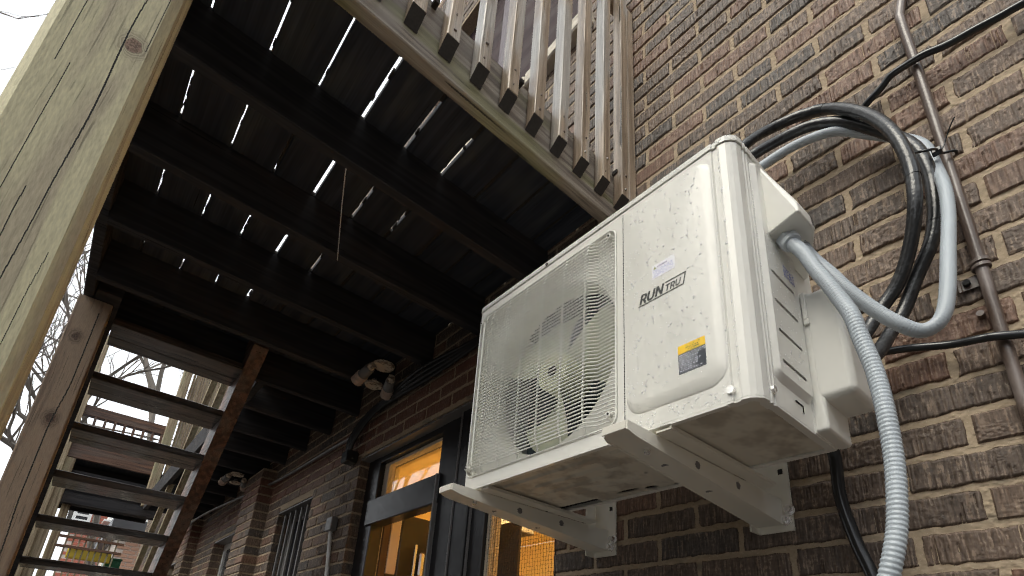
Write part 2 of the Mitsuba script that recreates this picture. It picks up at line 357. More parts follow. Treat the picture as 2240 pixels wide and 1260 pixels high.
# joints: worn mortar proud at the ledges
def rug_variant(seed, w=0.2015, h=0.0540, d=0.095):
    """One brick: jittered outline, chamfered, its face torn into upright grooves and crinkles as wire-cut brick is."""
    nx, nz = 112, 18
    r = np.random.default_rng(seed)
    xs, zs = np.linspace(0, w, nx + 1), np.linspace(0, h, nz + 1)
    X, Z = np.meshgrid(xs, zs, indexing='ij')
    q = np.stack([X * 0, X, Z], -1)
    gro = np.zeros((nx + 1, nz + 1))
    x = 0.004
    while x < w:
        wd, dp = r.uniform(0.0009, 0.0019), r.uniform(0.0016, 0.0042)
        z0, z1 = sorted(r.uniform(-0.2 * h, 1.2 * h, 2))
        if r.random() < 0.35: z0, z1 = -1, 1
        prof = np.exp(-((xs - x) / wd) ** 2)[:, None] * ((zs > z0) & (zs < z1))[None]
        gro = np.maximum(gro, dp * prof)
        x += r.uniform(0.0032, 0.0072)
    cr = (meshkit.fbm(np.stack([X * 170, Z * 210, X * 0 + seed * 3.7], -1), 2, seed) - 0.5) * 0.0052
    wmask = np.clip((meshkit.noise(np.stack([X * 22, Z * 20, X * 0 + seed], -1), seed + 9) - 0.42) * 4, 0, 1)
    hgt = -gro * (1 - 0.75 * wmask) + cr * (0.25 + 0.75 * wmask)
    edge = np.minimum(np.minimum(X, w - X), np.minimum(Z, h - Z))
    hgt = hgt * np.clip(edge / 0.003, 0, 1) - 0.0035 * np.clip(1 - edge / 0.0035, 0, 1) ** 2
    jx = (meshkit.fbm(np.stack([X * 70, Z * 70, X * 0 + seed], -1), 2, 4) - 0.5) * 0.0052
    V = np.stack([X + jx * (np.clip(1 - edge / 0.01, 0, 1)), -hgt, Z + jx * np.clip(1 - edge / 0.01, 0, 1)], -1).reshape(-1, 3)
    i, j = np.meshgrid(np.arange(nx), np.arange(nz), indexing='ij')
    a = i * (nz + 1) + j
    f = np.vstack([np.stack([a, a + nz + 1, a + nz + 2], -1).reshape(-1, 3), np.stack([a, a + nz + 2, a + 1], -1).reshape(-1, 3)])
    ring = [k * (nz + 1) for k in range(nx + 1)] + [nx * (nz + 1) + k for k in range(1, nz + 1)] + [k * (nz + 1) + nz for k in range(nx - 1, -1, -1)] + [k for k in range(nz - 1, 0, -1)]
    n0 = len(V)
    back = V[ring] * [1, 0, 1] + [0, d, 0]
    V = np.vstack([V, back])
    R = len(ring)
    fs = []
    for k in range(R):
        a0, a1 = ring[k], ring[(k + 1) % R]
        fs += [[a1, a0, n0 + k], [a1, n0 + k, n0 + (k + 1) % R]]
    m = trimesh.Trimesh(V, np.vstack([f, fs]), process=False)
    return m

def plain_brick(x0, x1, y0, y1, z0, z1, r):
    c = 0.003
    j = r.uniform(-0.0018, 0.0018, (4, 2))
    f = np.array([[x0 + c, y0, z0 + c], [x1 - c, y0, z0 + c], [x1 - c, y0, z1 - c], [x0 + c, y0, z1 - c]])
    f[:, [0, 2]] += j
    f[:, 1] += r.uniform(-0.0015, 0.0015)
    e = np.array([[x0, y0 + c, z0], [x1, y0 + c, z0], [x1, y0 + c, z1], [x0, y0 + c, z1]])
    b = e.copy(); b[:, 1] = y1
    V = np.vstack([f, e, b])
    F = [[0, 1, 2], [0, 2, 3]]
    for k in range(4):
        n = (k + 1) % 4
        F += [[k, 4 + k, 4 + n], [k, 4 + n, n], [4 + k, 8 + k, 8 + n], [4 + k, 8 + n, 4 + n]]
    return V, np.array(F)

bricks = []
k0, k1 = int(math.floor((WZ0 - BZ0) / BH)), int((WZ1 - BZ0) / BH)
for k in range(k0, k1):
    z0 = BZ0 + k * BH + 0.0068
    z1 = z0 + 0.0540
    i0 = int((WX0 - BX0) / BP) - 1
    for i in range(i0, int((WX1 - BX0) / BP) + 1):
        xa = BX0 + i * BP + (k % 2) * BP / 2 + 0.0068
        segs = [(xa, xa + 0.2015)]
        for o in OPEN:
            if z1 > o[2] + 0.012 and z0 < o[3] - 0.012:
                ns = []
                for (a, b) in segs:
                    if b <= o[0] or a >= o[1]: ns.append((a, b)); continue
                    if a < o[0]: ns.append((a, o[0]))
                    if b > o[1]: ns.append((o[1], b))
                segs = ns
        for a, b in segs:
            if b - a > 0.02 and a > WX0 and b < WX1: bricks.append((a, b, z0, z1))
# rank by how large each shows; those of the nearest 300 are entries of their own
def shows(c):
    x, y, z = (c[0] + c[1]) / 2, YW, (c[2] + c[3]) / 2
    P = np.array([x, y, z]); d = P @ FWD
    if d < 0.2: return 0
    px, py = 1141.4 + 1169 * (P @ RIGHT) / d, 1022.5 + 1169 * (P @ DOWN) / d
    if not (-60 < px < 2300 and -60 < py < 1320): return 0
    if x < -0.75 and 1.36 < z < 1.6: return 0
    return (c[1] - c[0]) * y / np.linalg.norm(P) ** 3
order = sorted(range(len(bricks)), key=lambda q: -shows(bricks[q]))
near = set(order[:300])
variants = [mikit.ply(rug_variant(s), 'brick_clay_rough', 50) for s in range(24)]
for n, q in enumerate(order[:300]):
    a, b, z0, z1 = bricks[q]
    sx = (b - a) / 0.2015
    key = f'{wall}__brick' + (f'_{n:03d}' if n else '')
    scene[key] = {**variants[int(rng.integers(24))], 'to_world': T().translate([a, YW + float(rng.uniform(-0.0022, 0.0018)), z0 + ZC + float(rng.uniform(-0.0018, 0.0018))]) @ T().rotate([0, 1, 0], float(rng.uniform(-0.5, 0.5))) @ T().scale([sx, 1, 1])}
VV, FF, at = [], [], 0
for q in order[300:]:
    a, b, z0, z1 = bricks[q]
    v, f = plain_brick(a, b, YW, YW + 0.095, z0, z1, rng)
    VV.append(v); FF.append(f + at); at += len(v)
k = add('brick', trimesh.Trimesh(np.vstack(VV), np.vstack(FF), process=False), 'brick_clay', parent=wall)
tag(k, 'the remaining smaller dark bricks of the same wall', kind='stuff')

def brick_block(x0, x1, y0, y1, z0, z1, parent, faces_x=True):
    """A brick pier: mortar core and bricks standing proud on its front and its two sides."""
    p = add('pier', bx(x0 + 0.007, x1 - 0.007, y0 + 0.007, y1, z0, z1), 'mortar', parent=parent)
    for k in range(int(math.ceil((z0 - BZ0) / BH)), int((z1 - BZ0) / BH)):
        za = BZ0 + k * BH + 0.0068
        w = x1 - x0
        cuts = [x0, x0 + w * (0.62 if k % 2 else 0.38), x1]
        for a, b in zip(cuts[:-1], cuts[1:]):
            v, f = plain_brick(a + 0.003, b - 0.003, y0, y1, za, za + 0.0540, rng)
            add('brick', trimesh.Trimesh(v, f, process=False), 'brick_clay', parent=p)
brick_block(-4.80, -4.36, 1.026, YW + 0.006, 0.25, 1.36, house)
brick_block(-7.25, -6.85, 1.03, YW + 0.006, 0.3, 1.36, house)

# steel lintels over the openings
for o in (DOOR, WIN, WIN2, WIN3):
    add('lintel', bx(o[0] - 0.04, o[1] + 0.04, YW + 0.004, YW + 0.2, o[3] - 0.012, o[3] - 0.002), 'grey_metal', parent=house)
# upper doorway over the deck
ud = add('upper_door', cat([bx(UPDOOR[0], UPDOOR[0] + 0.09, YW + 0.05, YW + 0.12, UPDOOR[2], UPDOOR[3]), bx(UPDOOR[1] - 0.09, UPDOOR[1], YW + 0.05, YW + 0.12, UPDOOR[2], UPDOOR[3]),
     bx(UPDOOR[0] + 0.09, UPDOOR[1] - 0.09, YW + 0.052, YW + 0.118, UPDOOR[2], UPDOOR[2] + 0.09), bx(-1.86, -1.78, YW + 0.053, YW + 0.117, UPDOOR[2] + 0.09, UPDOOR[3])]), 'maroon_frame', parent=house)
tag(ud, 'dark maroon upper window frame seen between the balusters')
add('pane', bx(UPDOOR[0] + 0.09, UPDOOR[1] - 0.09, YW + 0.085, YW + 0.09, UPDOOR[2] + 0.09, UPDOOR[3]), 'maroon_board', parent=ud)
sx = -2.62
while sx < -1.05:
    e = min(sx + RND.uniform(0.2, 0.3), -1.03)
    add('sill_stone', wobble(bx(sx + 0.003, e - 0.003, YW - 0.055, YW + 0.16, 2.672, 2.755, 0.008).subdivide(), 0.005, 30, int(-sx * 9)), 'stone', parent=house)
    sx = e

# the doorway and its sidelight, and the lit room behind
YF = 1.185
door = add('door', cat([
    bx(-2.745, -2.60, YF, YF + 0.07, -1.3, 1.05, 0.004), bx(-1.985, -1.80, YF, YF + 0.07, -1.3, 1.05, 0.004), bx(-1.80, -1.70, YF - 0.02, YF + 0.07, -1.3, 1.05, 0.004),
    bx(-2.60, -1.985, YF + 0.002, YF + 0.068, 1.006, 1.05), bx(-2.66, -1.955, YF - 0.012, YF + 0.06, 0.655, 0.795, 0.004),
    bx(-1.70, -1.61, YF + 0.001, YF + 0.069, -1.3, 1.05, 0.004), bx(-1.61, -1.16, YF + 0.002, YF + 0.068, 0.96, 1.05), bx(-1.215, -1.16, YF + 0.001, YF + 0.069, -1.3, 0.96)]), 'black_frame', parent=house)
tag(door, 'black door frame with transom below the deck')
add('molding', bx(-1.968, -1.958, YF - 0.022, YF - 0.001, -1.3, 0.79), 'grey_metal', parent=door)
add('molding', bx(-1.802, -1.796, YF - 0.026, YF - 0.02, -1.3, 1.04), 'grey_metal', parent=door)
add('molding', bx(-1.70, -1.692, YF - 0.008, YF, -1.3, 1.04), 'grey_metal', parent=door)
add('transom_trim', cat([bx(-2.596, -2.545, YF + 0.03, YF + 0.066, 0.797, 1.004), bx(-2.545, -1.987, YF + 0.03, YF + 0.066, 0.988, 1.004)]), 'cream_paint', parent=door)
add('transom_pane', bx(-2.545, -1.987, YF + 0.045, YF + 0.049, 0.797, 0.988), 'pane', parent=door)
add('sidelight_trim', bx(-1.608, -1.585, YF + 0.02, YF + 0.066, -1.3, 0.958), 'cream_paint', parent=door)
add('sidelight_pane', bx(-1.585, -1.216, YF + 0.04, YF + 0.044, -1.3, 0.958), 'pane', parent=door)
# insect screen of the sidelight: crossing wires
ms = []
for i in range(28):
    x = -1.583 + 0.0132 * i
    ms.append(bx(x - 0.0003, x + 0.0003, YF + 0.012, YF + 0.0132, 0.1, 0.957))
for i in range(64):
    z = 0.11 + 0.0132 * i
    ms.append(bx(-1.585, -1.217, YF + 0.0134, YF + 0.0146, z - 0.0003, z + 0.0003))
tag(add('insect_screen', cat(ms), 'cable_jacket', parent=door), 'wire insect screen over the lit sidelight', kind='stuff')
leaf = add('door_leaf', bx(-2.63, -2.585, 1.362, 2.05, -1.3, 0.752, 0.004), 'black_frame', parent=door)
add('handle_plate', bx(-2.585, -2.578, 1.452, 1.468, 0.40, 0.60, 0.002), 'steel', parent=leaf)
add('handle', bx(-2.584, -2.560, 1.480, 1.512, 0.43, 0.56, 0.008), 'steel', parent=leaf)
add('jamb_panel', bx(-2.60, -2.585, YF + 0.072, 1.295, -1.3, 0.75), 'jamb_brown', parent=door)
add('jamb_trim', cat([bx(-2.60, -2.580, 1.297, 1.352, -1.3, 0.30, 0.002), bx(-2.60, -2.580, 1.297, 1.352, 0.42, 0.75, 0.002)]), 'curtain_cloth', parent=door)
add('strike_plate', bx(-2.60, -2.584, 1.297, 1.352, 0.302, 0.418), 'black_frame', parent=door)
RX0, RX1, RY0, RY1, RZ0, RZ1 = -4.6, -0.9, YW + 0.25, 3.9, -1.3, 1.28
room = add('room', cat([bx(RX0, RX1, RY1, RY1 + 0.05, RZ0, RZ1), bx(RX0 - 0.05, RX0, RY0, RY1, RZ0, RZ1), bx(RX1, RX1 + 0.05, RY0, RY1, RZ0, RZ1), bx(RX0, RX1, RY0, RY1, RZ0 - 0.05, RZ0),
                        bx(RX0, -2.75, YW + 0.225, YW + 0.25, RZ0, RZ1), bx(-1.15, RX1, YW + 0.225, YW + 0.25, RZ0, RZ1), bx(-2.75, -1.15, YW + 0.225, YW + 0.25, 1.06, RZ1)]), 'warm_wall', parent=house)
tag(room, 'warm lit room behind the black door')
add('ceiling', bx(RX0, RX1, RY0, RY1, RZ1 + 0.002, RZ1 + 0.05), 'warm_ceiling', parent=room)
add('cupboard', bx(-3.6, -3.05, 2.2, 2.75, 0.98, 1.06, 0.006), 'room_dark', parent=room)
add('cupboard', bx(-4.3, -3.3, RY1 - 0.35, RY1 - 0.01, -1.3, 0.75, 0.006), 'room_dark', parent=room)
add('room_divider', bx(-2.30, -2.0, 1.70, 1.72, -1.2, 0.70, 0.004), 'room_dark', parent=room)
lamp = thing('ceiling_lamp', 'round warm ceiling lamp in the lit room behind the door', 'lamp')
scene[lamp + '__diffuser'] = {**mikit.ply(cyl((-2.6, 2.6, RZ1 - 0.06 + ZC), (-2.6, 2.6, RZ1 - 0.02 + ZC), 0.17, sides=24), 'white_paint'), 'emitter': {'type': 'area', 'radiance': {'type': 'rgb', 'value': [36.0, 25.0, 10.5]}}}
add('canopy', cyl((-2.6, 2.6, RZ1 - 0.019), (-2.6, 2.6, RZ1), 0.06), 'white_paint', parent=lamp)

# barred window and the ones beyond
def window(o, bars, parent, mat='grey_metal'):
    w = add('window', cat([bx(o[0], o[0] + 0.05, YW + 0.10, YW + 0.15, o[2], o[3]), bx(o[1] - 0.05, o[1], YW + 0.10, YW + 0.15, o[2], o[3]), bx(o[0] + 0.05, o[1] - 0.05, YW + 0.101, YW + 0.149, o[3] - 0.06, o[3]),
                           bx(o[0] + 0.05, o[1] - 0.05, YW + 0.101, YW + 0.149, (o[2] + o[3]) / 2 - 0.03, (o[2] + o[3]) / 2 + 0.02)]), mat, parent=parent)
    add('pane', bx(o[0] + 0.05, o[1] - 0.05, YW + 0.12, YW + 0.125, o[2], o[3] - 0.06), 'dark_window', parent=w)
    if bars:
        for i in range(bars):
            x = o[0] + (i + 0.6) * (o[1] - o[0]) / bars
            add('bar', bx(x - 0.008, x + 0.008, YW + 0.03, YW + 0.046, o[2], o[3] - 0.02, 0.002), 'grey_metal', parent=w)
    add('window_sill', bx(o[0] - 0.03, o[1] + 0.03, YW - 0.03, YW + 0.1, o[2] - 0.06, o[2], 0.004), 'stone', parent=w)
    return w
tag(window(WIN, 6, house), 'barred window beyond the door')
tag(window(WIN2, 0, house, 'white_paint'), 'white framed window past the brick pier')
window(WIN3, 0, house, 'white_paint')

# ------------------------------------------------------------------ the deck
deck = thing('wooden_deck', 'dark stained wooden deck overhead with joists and slits of daylight between boards', 'deck')
ZJ, ZB = 1.37, 1.556
add('fascia', plank(-0.897, -0.859, -0.19, 1.128, ZJ, ZB + 0.030, 0.003), 'fascia_timber', parent=deck)
for i in range(6):
    x = -0.859 - 0.038 - 0.40 * (i + 1) + (0.003 if i % 2 else 0)
    x = [-1.258, -1.258 - 0.405, -2.075, -2.48, -2.89, -0.5][i]
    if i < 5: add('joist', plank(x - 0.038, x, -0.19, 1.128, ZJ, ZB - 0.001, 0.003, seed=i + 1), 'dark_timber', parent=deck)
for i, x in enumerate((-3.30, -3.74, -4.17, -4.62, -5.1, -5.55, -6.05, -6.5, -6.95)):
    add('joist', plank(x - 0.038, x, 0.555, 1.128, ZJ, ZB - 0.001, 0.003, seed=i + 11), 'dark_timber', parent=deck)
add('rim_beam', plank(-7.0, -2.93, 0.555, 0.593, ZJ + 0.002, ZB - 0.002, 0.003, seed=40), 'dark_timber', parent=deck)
add('rim_beam', plank(-2.88, -0.90, -0.228, -0.192, ZJ + 0.03, ZB - 0.002, 0.003, seed=41), 'dark_timber', parent=deck)
# gaps: centre y, width at that spot; boards fill the rest
GAPS = [(-0.235, 0.004), (-0.0915, 0.0058), (0.057, 0.0052), (0.196, 0.0072), (0.3345, 0.0128), (0.4815, 0.0106), (0.622, 0.0120), (0.765, 0.012), (0.906, 0.010), (1.046, 0.009)]
edges = [-0.245] + [g for g, _ in GAPS[1:]] + [1.126]
for i in range(len(edges) - 1):
    a = edges[i] + (GAPS[i][1] / 2 if i else 0)
    b = edges[i + 1] - (GAPS[i + 1][1] / 2 if i + 1 < len(GAPS) else 0)
    x0 = -2.93 if (a + b) / 2 < 0.56 else -7.0
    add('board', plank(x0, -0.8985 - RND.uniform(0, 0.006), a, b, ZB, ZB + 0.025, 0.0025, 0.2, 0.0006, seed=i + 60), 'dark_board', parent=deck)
# leaf litter and dirt packed into the gaps, leaving the open lengths clear (x over board height)
CLEAR = {1: [(-1.20, -1.27), (-1.46, -1.665), (-1.92, -2.08)], 2: [(-1.10, -1.27), (-1.46, -1.665), (-1.93, -2.08), (-2.40, -2.49)],
         3: [(-0.99, -1.27), (-1.63, -1.665), (-1.92, -2.08), (-2.40, -2.49)], 4: [(-1.0, -1.27), (-1.46, -1.665), (-1.92, -2.08), (-2.40, -2.49)],
         5: [(-1.05, -1.27), (-1.47, -1.665), (-1.93, -2.08)], 6: [(-1.08, -1.27), (-1.49, -1.62)]}
ms = []
for g in range(1, 10):
    y, w = GAPS[g]
    x = -0.84
    for (a, b) in CLEAR.get(g, []) + [(-2.93 if g < 6 else -6.98,) * 2]:
        while x > a:
            e = max(a, x - RND.uniform(0.03, 0.12))
            vis = max(0.0, w - 0.025 * abs(y) / 1.556)
            slit = RND.choice((0.0, 0.0, 0.12, 0.2, 0.3)) * vis
            lo, hi = (y - w / 2 + slit, y + w / 2 + 0.0005) if y > 0 else (y - w / 2 - 0.0005, y + w / 2 - slit)
            ms.append(bx(e, x, lo, hi, ZB + 0.003 + RND.uniform(0, 0.004), ZB + 0.02))
            x = e
        x = b
        q = a
        while q > b and g <= 6:
            e = q - RND.uniform(0.008, 0.035)
            if RND.random() < 0.42 and e > b:
                ms.append(bx(e, q, y + w * 0.02, y + w / 2 + 0.0005, ZB + 0.004 + RND.uniform(0, 0.005), ZB + 0.019) if RND.random() < 0.6 else bx(e, q, y - w / 2 - 0.0005, y - w * RND.uniform(0.05, 0.3), ZB + 0.004 + RND.uniform(0, 0.005), ZB + 0.019))
            q = e - RND.uniform(0.0, 0.03)
tag(add('leaf_litter', cat(ms), 'debris', parent=deck), 'dirt and leaf litter packed between the deck boards', kind='stuff')

# railing: balusters on the outer face of the fascia, their lower ends cut at an angle
rail = thing('deck_railing', 'weathered wooden railing with upright balusters at the end of the deck', 'railing')
for i in range(-4, 9):
    y = 0.287 + 0.0972 * i
    if i < 0: y = 0.287 + 0.0965 * i
    m = plank(-0.8585, -0.8205, y - 0.0185, y + 0.0185, 1.44, 2.62, 0.0025, 0.1, 0.0016, seed=100 + i)
    v = np.array(m.vertices)
    low = v[:, 2] < 1.445
    v[low, 2] = 1.425 + (v[low, 0] + 0.859) * 0.84
    bk = add('baluster', trimesh.Trimesh(v, m.faces, process=False), 'baluster_timber', parent=rail)
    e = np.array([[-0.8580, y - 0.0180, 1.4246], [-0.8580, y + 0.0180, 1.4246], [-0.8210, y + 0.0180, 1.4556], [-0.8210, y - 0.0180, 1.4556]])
    add('end_grain', trimesh.convex.convex_hull(np.vstack([e, e - [0.0, 0, 0.0015]])), 'dark_end_grain', parent=bk)
    for z in (1.485, 1.545):
        add('nail', cyl((-0.8210, y + RND.uniform(-0.006, 0.006), z), (-0.8195, y + RND.uniform(-0.006, 0.006), z), 0.0032, sides=8), 'brown_metal', parent=bk)
add('top_rail', plank(-0.895, -0.859, -0.24, 1.12, 2.50, 2.59, 0.003, seed=130), 'baluster_timber', parent=rail)
wp = add('wall_stud', plank(-0.862, -0.824, 1.088, 1.126, 1.44, 2.46, 0.002, seed=131), 'baluster_timber', parent=rail)
for z in (2.05, 2.2, 1.66):
    add('bolt', cyl((-0.83, 1.078, z), (-0.836, 1.09, z), 0.006, sides=10), 'black_void', parent=wp)

# posts
p1 = thing('timber_post', 'thick pale green-tinged timber post close by at upper left', 'post')
ch = []
pts = rrect(-1.09, -0.95, -0.2535, -0.1115, 0.0135, 1)
add('shaft', prism(Polygon(pts), 2, -1.4, 1.368), 'post_timber', parent=p1)
cr = []
zz = np.linspace(0.1, 1.36, 60)
yy = -0.1585 + 0.010 * (meshkit.noise(np.stack([zz * 5, zz * 0, zz * 0], 1), 3) - 0.5) + (zz - 0.9) * 0.012
cr = cat([bx(-0.9512, -0.9496, y - 0.0009 - 0.0005 * math.sin(z * 9), y + 0.0009, z, z + 0.0225) for z, y in zip(zz, yy)])
add('drying_crack', cr, 'black_void', parent=p1)
for (z0, z1, y0, w0) in ((0.98, 1.25, -0.128, 0.0006), (0.55, 0.86, -0.205, 0.0005), (0.2, 0.62, -0.186, 0.0006), (0.86, 1.3, -0.222, 0.0005), (0.35, 0.52, -0.135, 0.0004)):
    zz = np.arange(z0, z1, 0.02)
    yy = y0 + 0.006 * (meshkit.noise(np.stack([zz * 7, zz * 0 + y0 * 90, zz * 0], 1), 3) - 0.5) + (zz - z0) * 0.010
    add('drying_crack', cat([bx(-0.9508, -0.9496, y - w0, y + w0, z, z + 0.0205) for z, y in zip(zz, yy)]), 'black_void', parent=p1)
p2 = thing('timber_post', 'brown knotty timber post with a long crack beside the stairs', 'post')
pts = rrect(-2.84, -2.72, -0.238, -0.119, 0.007, 3)
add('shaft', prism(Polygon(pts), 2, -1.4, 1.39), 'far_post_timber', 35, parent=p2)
zz = np.linspace(-0.1, 1.3, 50)
yy = -0.163 + 0.022 * (meshkit.noise(np.stack([zz * 4, zz * 0, zz * 0], 1), 8) - 0.5)
add('drying_crack', cat([bx(-2.7215, -2.7193, y - 0.0018, y + 0.0018, z, z + 0.03) for z, y in zip(zz, yy)]), 'black_void', parent=p2)

# ------------------------------------------------------------------ stairs that go down away from us
st = thing('wooden_stairs', 'open wet wooden stairs with two-board treads under the far end of the deck', 'stairs')
for kk in range(0, 11):
    xb, zb = -2.816 - 0.2185 * kk, 1.354 - 0.1975 * kk
    yl, yr = -0.103 - 0.0082 * kk, 0.452
    add('tread', plank(xb - 0.138, xb, yl, yr, zb, zb + 0.038, 0.003, seed=200 + kk), 'stair_timber', parent=st)
    add('tread', plank(xb - 0.250, xb - 0.143, yl, yr, zb + 0.001, zb + 0.039, 0.003, seed=230 + kk), 'stair_timber', parent=st)
def stringer(y0, y1, z_off, depth, key, mat):
    xs = (-2.70, -5.55)
    pts = []
    for x in xs:
        z = 0.904 * x + 3.9 + z_off
        for y in (y0, y1):
            pts += [(x, y, z), (x, y, z + depth)]
    return add(key, trimesh.convex.convex_hull(np.array(pts)), mat, parent=st)
stringer(0.453, 0.525, 0.0, 0.27, 'stringer', 'stringer_timber')
pts = []
for x, y in ((-2.70, -0.098), (-5.55, -0.205)):
    z = 0.904 * x + 3.9
    pts += [(x, yy_, z + d) for yy_ in (y, y - 0.09) for d in (-0.03, 0.16)]
add('stringer', trimesh.convex.convex_hull(np.array(pts)), 'dark_timber', parent=st)
# handrails on the wall side
def bar(a, b, w, h):
    a, b = np.array(a, float), np.array(b, float)
    o = np.array([[0, -w, -h], [0, w, -h], [0, w, h], [0, -w, h]]) / 2
    return trimesh.convex.convex_hull(np.vstack([a + o, b + o]))
for (x, z) in ((-5.568, 1.489), (-4.901, 1.331)):
    add('handrail', bar((x + 1.0, 0.60, z + 1.0 * 1.0), (x - 2.2, 0.60, z - 2.2 * 1.0), 0.045, 0.05), 'pale_timber', parent=st)
# ------------------------------------------------------------------ lamp holders under the deck
def twin_holder(name, x, y, label):
    t = thing(name, label, 'lamp')
    add('cover_plate', wobble(cyl((x, y, ZJ - 0.014), (x, y, ZJ - 0.002), 0.050, 0.054, 28), 0.0012, 40), 'ceramic', parent=t)
    add('cover_plate', wobble(cyl((x - 0.17, y + 0.035, ZJ - 0.040), (x - 0.17, y + 0.035, ZJ - 0.030), 0.043, 0.048, 28), 0.0018, 40), 'ceramic', parent=t)
    add('stem', cyl((x - 0.17, y + 0.035, ZJ - 0.03), (x - 0.17, y + 0.035, ZJ - 0.0), 0.013), 'grey_metal', parent=t)
    for (ax, ay, dx, dy) in ((x - 0.02, y - 0.055, -0.9, -0.12), (x - 0.06, y + 0.075, -0.9, 0.30)):
        a = np.array([ax, ay, ZJ - 0.028]); d = np.array([dx, dy, -0.30]); d /= np.linalg.norm(d)
        add('knuckle', cyl(a - d * 0.02, a + d * 0.006, 0.017, 0.020), 'ceramic', parent=t)
        add('socket', cyl(a + d * 0.006, a + d * 0.072, 0.025, 0.027), 'grey_metal', parent=t)
        p, r = [], []
        for i in range(13):
            p.append(a + d * (0.072 + 0.0045 * i)); r.append((0.031, 0.031, 0.022, 0.022)[i % 4])
        add('ribbed_collar', tube(p, r, 22), 'aged_socket', parent=t)
        add('socket_face', cyl(a + d * 0.125, a + d * 0.130, 0.024, 0.018), 'black_void', parent=t)
    return t
twin_holder('lamp_holder', -2.24, 0.955, 'stained twin lamp holder without bulbs on the deck ceiling near the door')
twin_holder('lamp_holder', -4.75, 0.93, 'dark twin lamp holder far along the deck ceiling beyond the door')

# pale tube added for a blurred raindrop streak under the joists
k = thing('raindrop_streak', 'added pale tube drawing a blurred raindrop streak under the middle deck joists', 'blur_streak')
add('streak_tube', tube(spline([(-1.290, 0.328, 1.3685), (-1.42, 0.374, 1.3655), (-1.56, 0.426, 1.3655), (-1.690, 0.474, 1.3685)], 14), 0.0016, 6), 'pale_streak', True, parent=k)
# cables along the wall under the deck
cb = thing('cable_bundle', 'black cables drooping along the brick wall under the deck', 'cable')
for i in range(4):
    p = spline([(-1.30, 1.10 - 0.01 * i, 1.30 + 0.014 * i), (-1.702, 1.10, 1.285 + 0.013 * i), (-2.076, 1.10 - 0.012 * i, 1.275 + 0.016 * i), (-2.443, 1.095, 1.282 + 0.013 * i), (-2.70, 1.09, 1.22 + 0.02 * i),
                (-2.80 - 0.02 * i, 1.085, 1.09 + 0.02 * i), (-2.78 - 0.02 * i, 1.10, 1.05 + 0.01 * i)], 60)
    add('cable', tube(p, 0.009 + 0.002 * (i == 1), 8), 'cable_jacket', True, parent=cb)
add('junction_box', bx(-2.86, -2.78, 1.06, 1.127, 1.03, 1.10, 0.006), 'cable_jacket', parent=cb)
p = spline([(-2.80, 1.10, 1.20), (-3.4, 1.105, 1.22), (-4.3, 1.10, 1.235), (-5.5, 1.015, 1.25), (-7.2, 1.01, 1.24)], 50)
add('cable', tube(p, 0.011, 8), 'grey_metal', True, parent=cb)
wc = thing('conduit_stub', 'thin white conduit rising to a small box on the dark brick beside the door', 'conduit')
add('pipe', tube(spline([(-2.885, 1.115, 0.10), (-2.895, 1.115, 0.41), (-2.93, 1.115, 0.56), (-2.945, 1.112, 0.655)], 20), 0.0105, 10), 'white_paint', True, parent=wc)
add('box', bx(-2.985, -2.905, 1.09, 1.128, 0.655, 0.735, 0.004), 'grey_metal', parent=wc)

# ------------------------------------------------------------------ the outdoor unit
ac = thing('air_conditioner', 'cream wall-mounted heat pump unit wet with rain drops on two brackets', 'air conditioner')
X0, X1, YFR, YRE, Z0, Z1 = -0.994, -0.287, 0.665, 0.935, 0.374, 0.871
plan = [(X0, YRE), (X0, YFR + 0.010), (X0 + 0.003, YFR + 0.003), (X0 + 0.010, YFR), (-0.3275, YFR), (-0.3255, YFR + 0.0035), (-0.3175, YFR + 0.0035), (-0.3155, YFR), (-0.312, YFR), (-0.302, YFR + 0.0025), (-0.2945, YFR + 0.008), (-0.289, YFR + 0.0155), (X1, YFR + 0.026),
        (X1, 0.6955), (X1 - 0.003, 0.6975), (X1 - 0.003, 0.7005), (X1, 0.7025), (X1, 0.7065), (X1 - 0.003, 0.7085), (X1 - 0.003, 0.7115), (X1, 0.7135), (X1, YRE)]
outer = Polygon(plan)
FCX, FCZ, FR = -0.757, 0.622, 0.203
shell = prism(outer.difference(outer.buffer(-0.006)), 2, Z0 + 0.004, Z1)
sm = m3.Manifold(m3.Mesh(np.array(shell.vertices, np.float32), np.array(shell.faces, np.uint32))) if False else None
# front sheet cut for the fan, the rest of the casing as bent sheet
side = outer.difference(outer.buffer(-0.006)).difference(sbox(X0 + 0.006, YFR - 0.01, -0.53, YFR + 0.0075))
cs = add('casing', prism(side, 2, Z0 + 0.004, Z1), 'unit_paint', 14, parent=ac)
GX0, GX1, GZ0, GZ1 = -0.984, -0.5385, 0.4045, 0.8465
RY = YFR + 0.026
rim_o, rim_i = rrect(GX0 - 0.003, GX1 + 0.003, GZ0 - 0.003, GZ1 + 0.003, 0.022, 8), rrect(GX0 + 0.004, GX1 - 0.006, GZ0 + 0.006, GZ1 - 0.006, 0.016, 8)
front = sbox(X0 + 0.006, Z0 + 0.004, -0.53, Z1).difference(Polygon(rim_o))
fp = add('fan_panel', prism(front, 1, YFR, YFR + 0.004), 'unit_paint', parent=ac)
n = len(rim_o)
V = np.array([(x, YFR, z) for x, z in rim_o] + [(x, YFR + 0.0015, z) for x, z in rrect(GX0, GX1, GZ0, GZ1, 0.02, 8)] + [(x, RY, z) for x, z in rim_i])
F = []
for L in range(2):
    for q in range(n):
        w = (q + 1) % n
        F += [[L * n + q, L * n + w, L * n + n + w], [L * n + q, L * n + n + w, L * n + n + q]]
add('recess_rim', trimesh.Trimesh(V, np.array(F), process=False), 'unit_paint', 35, parent=fp)
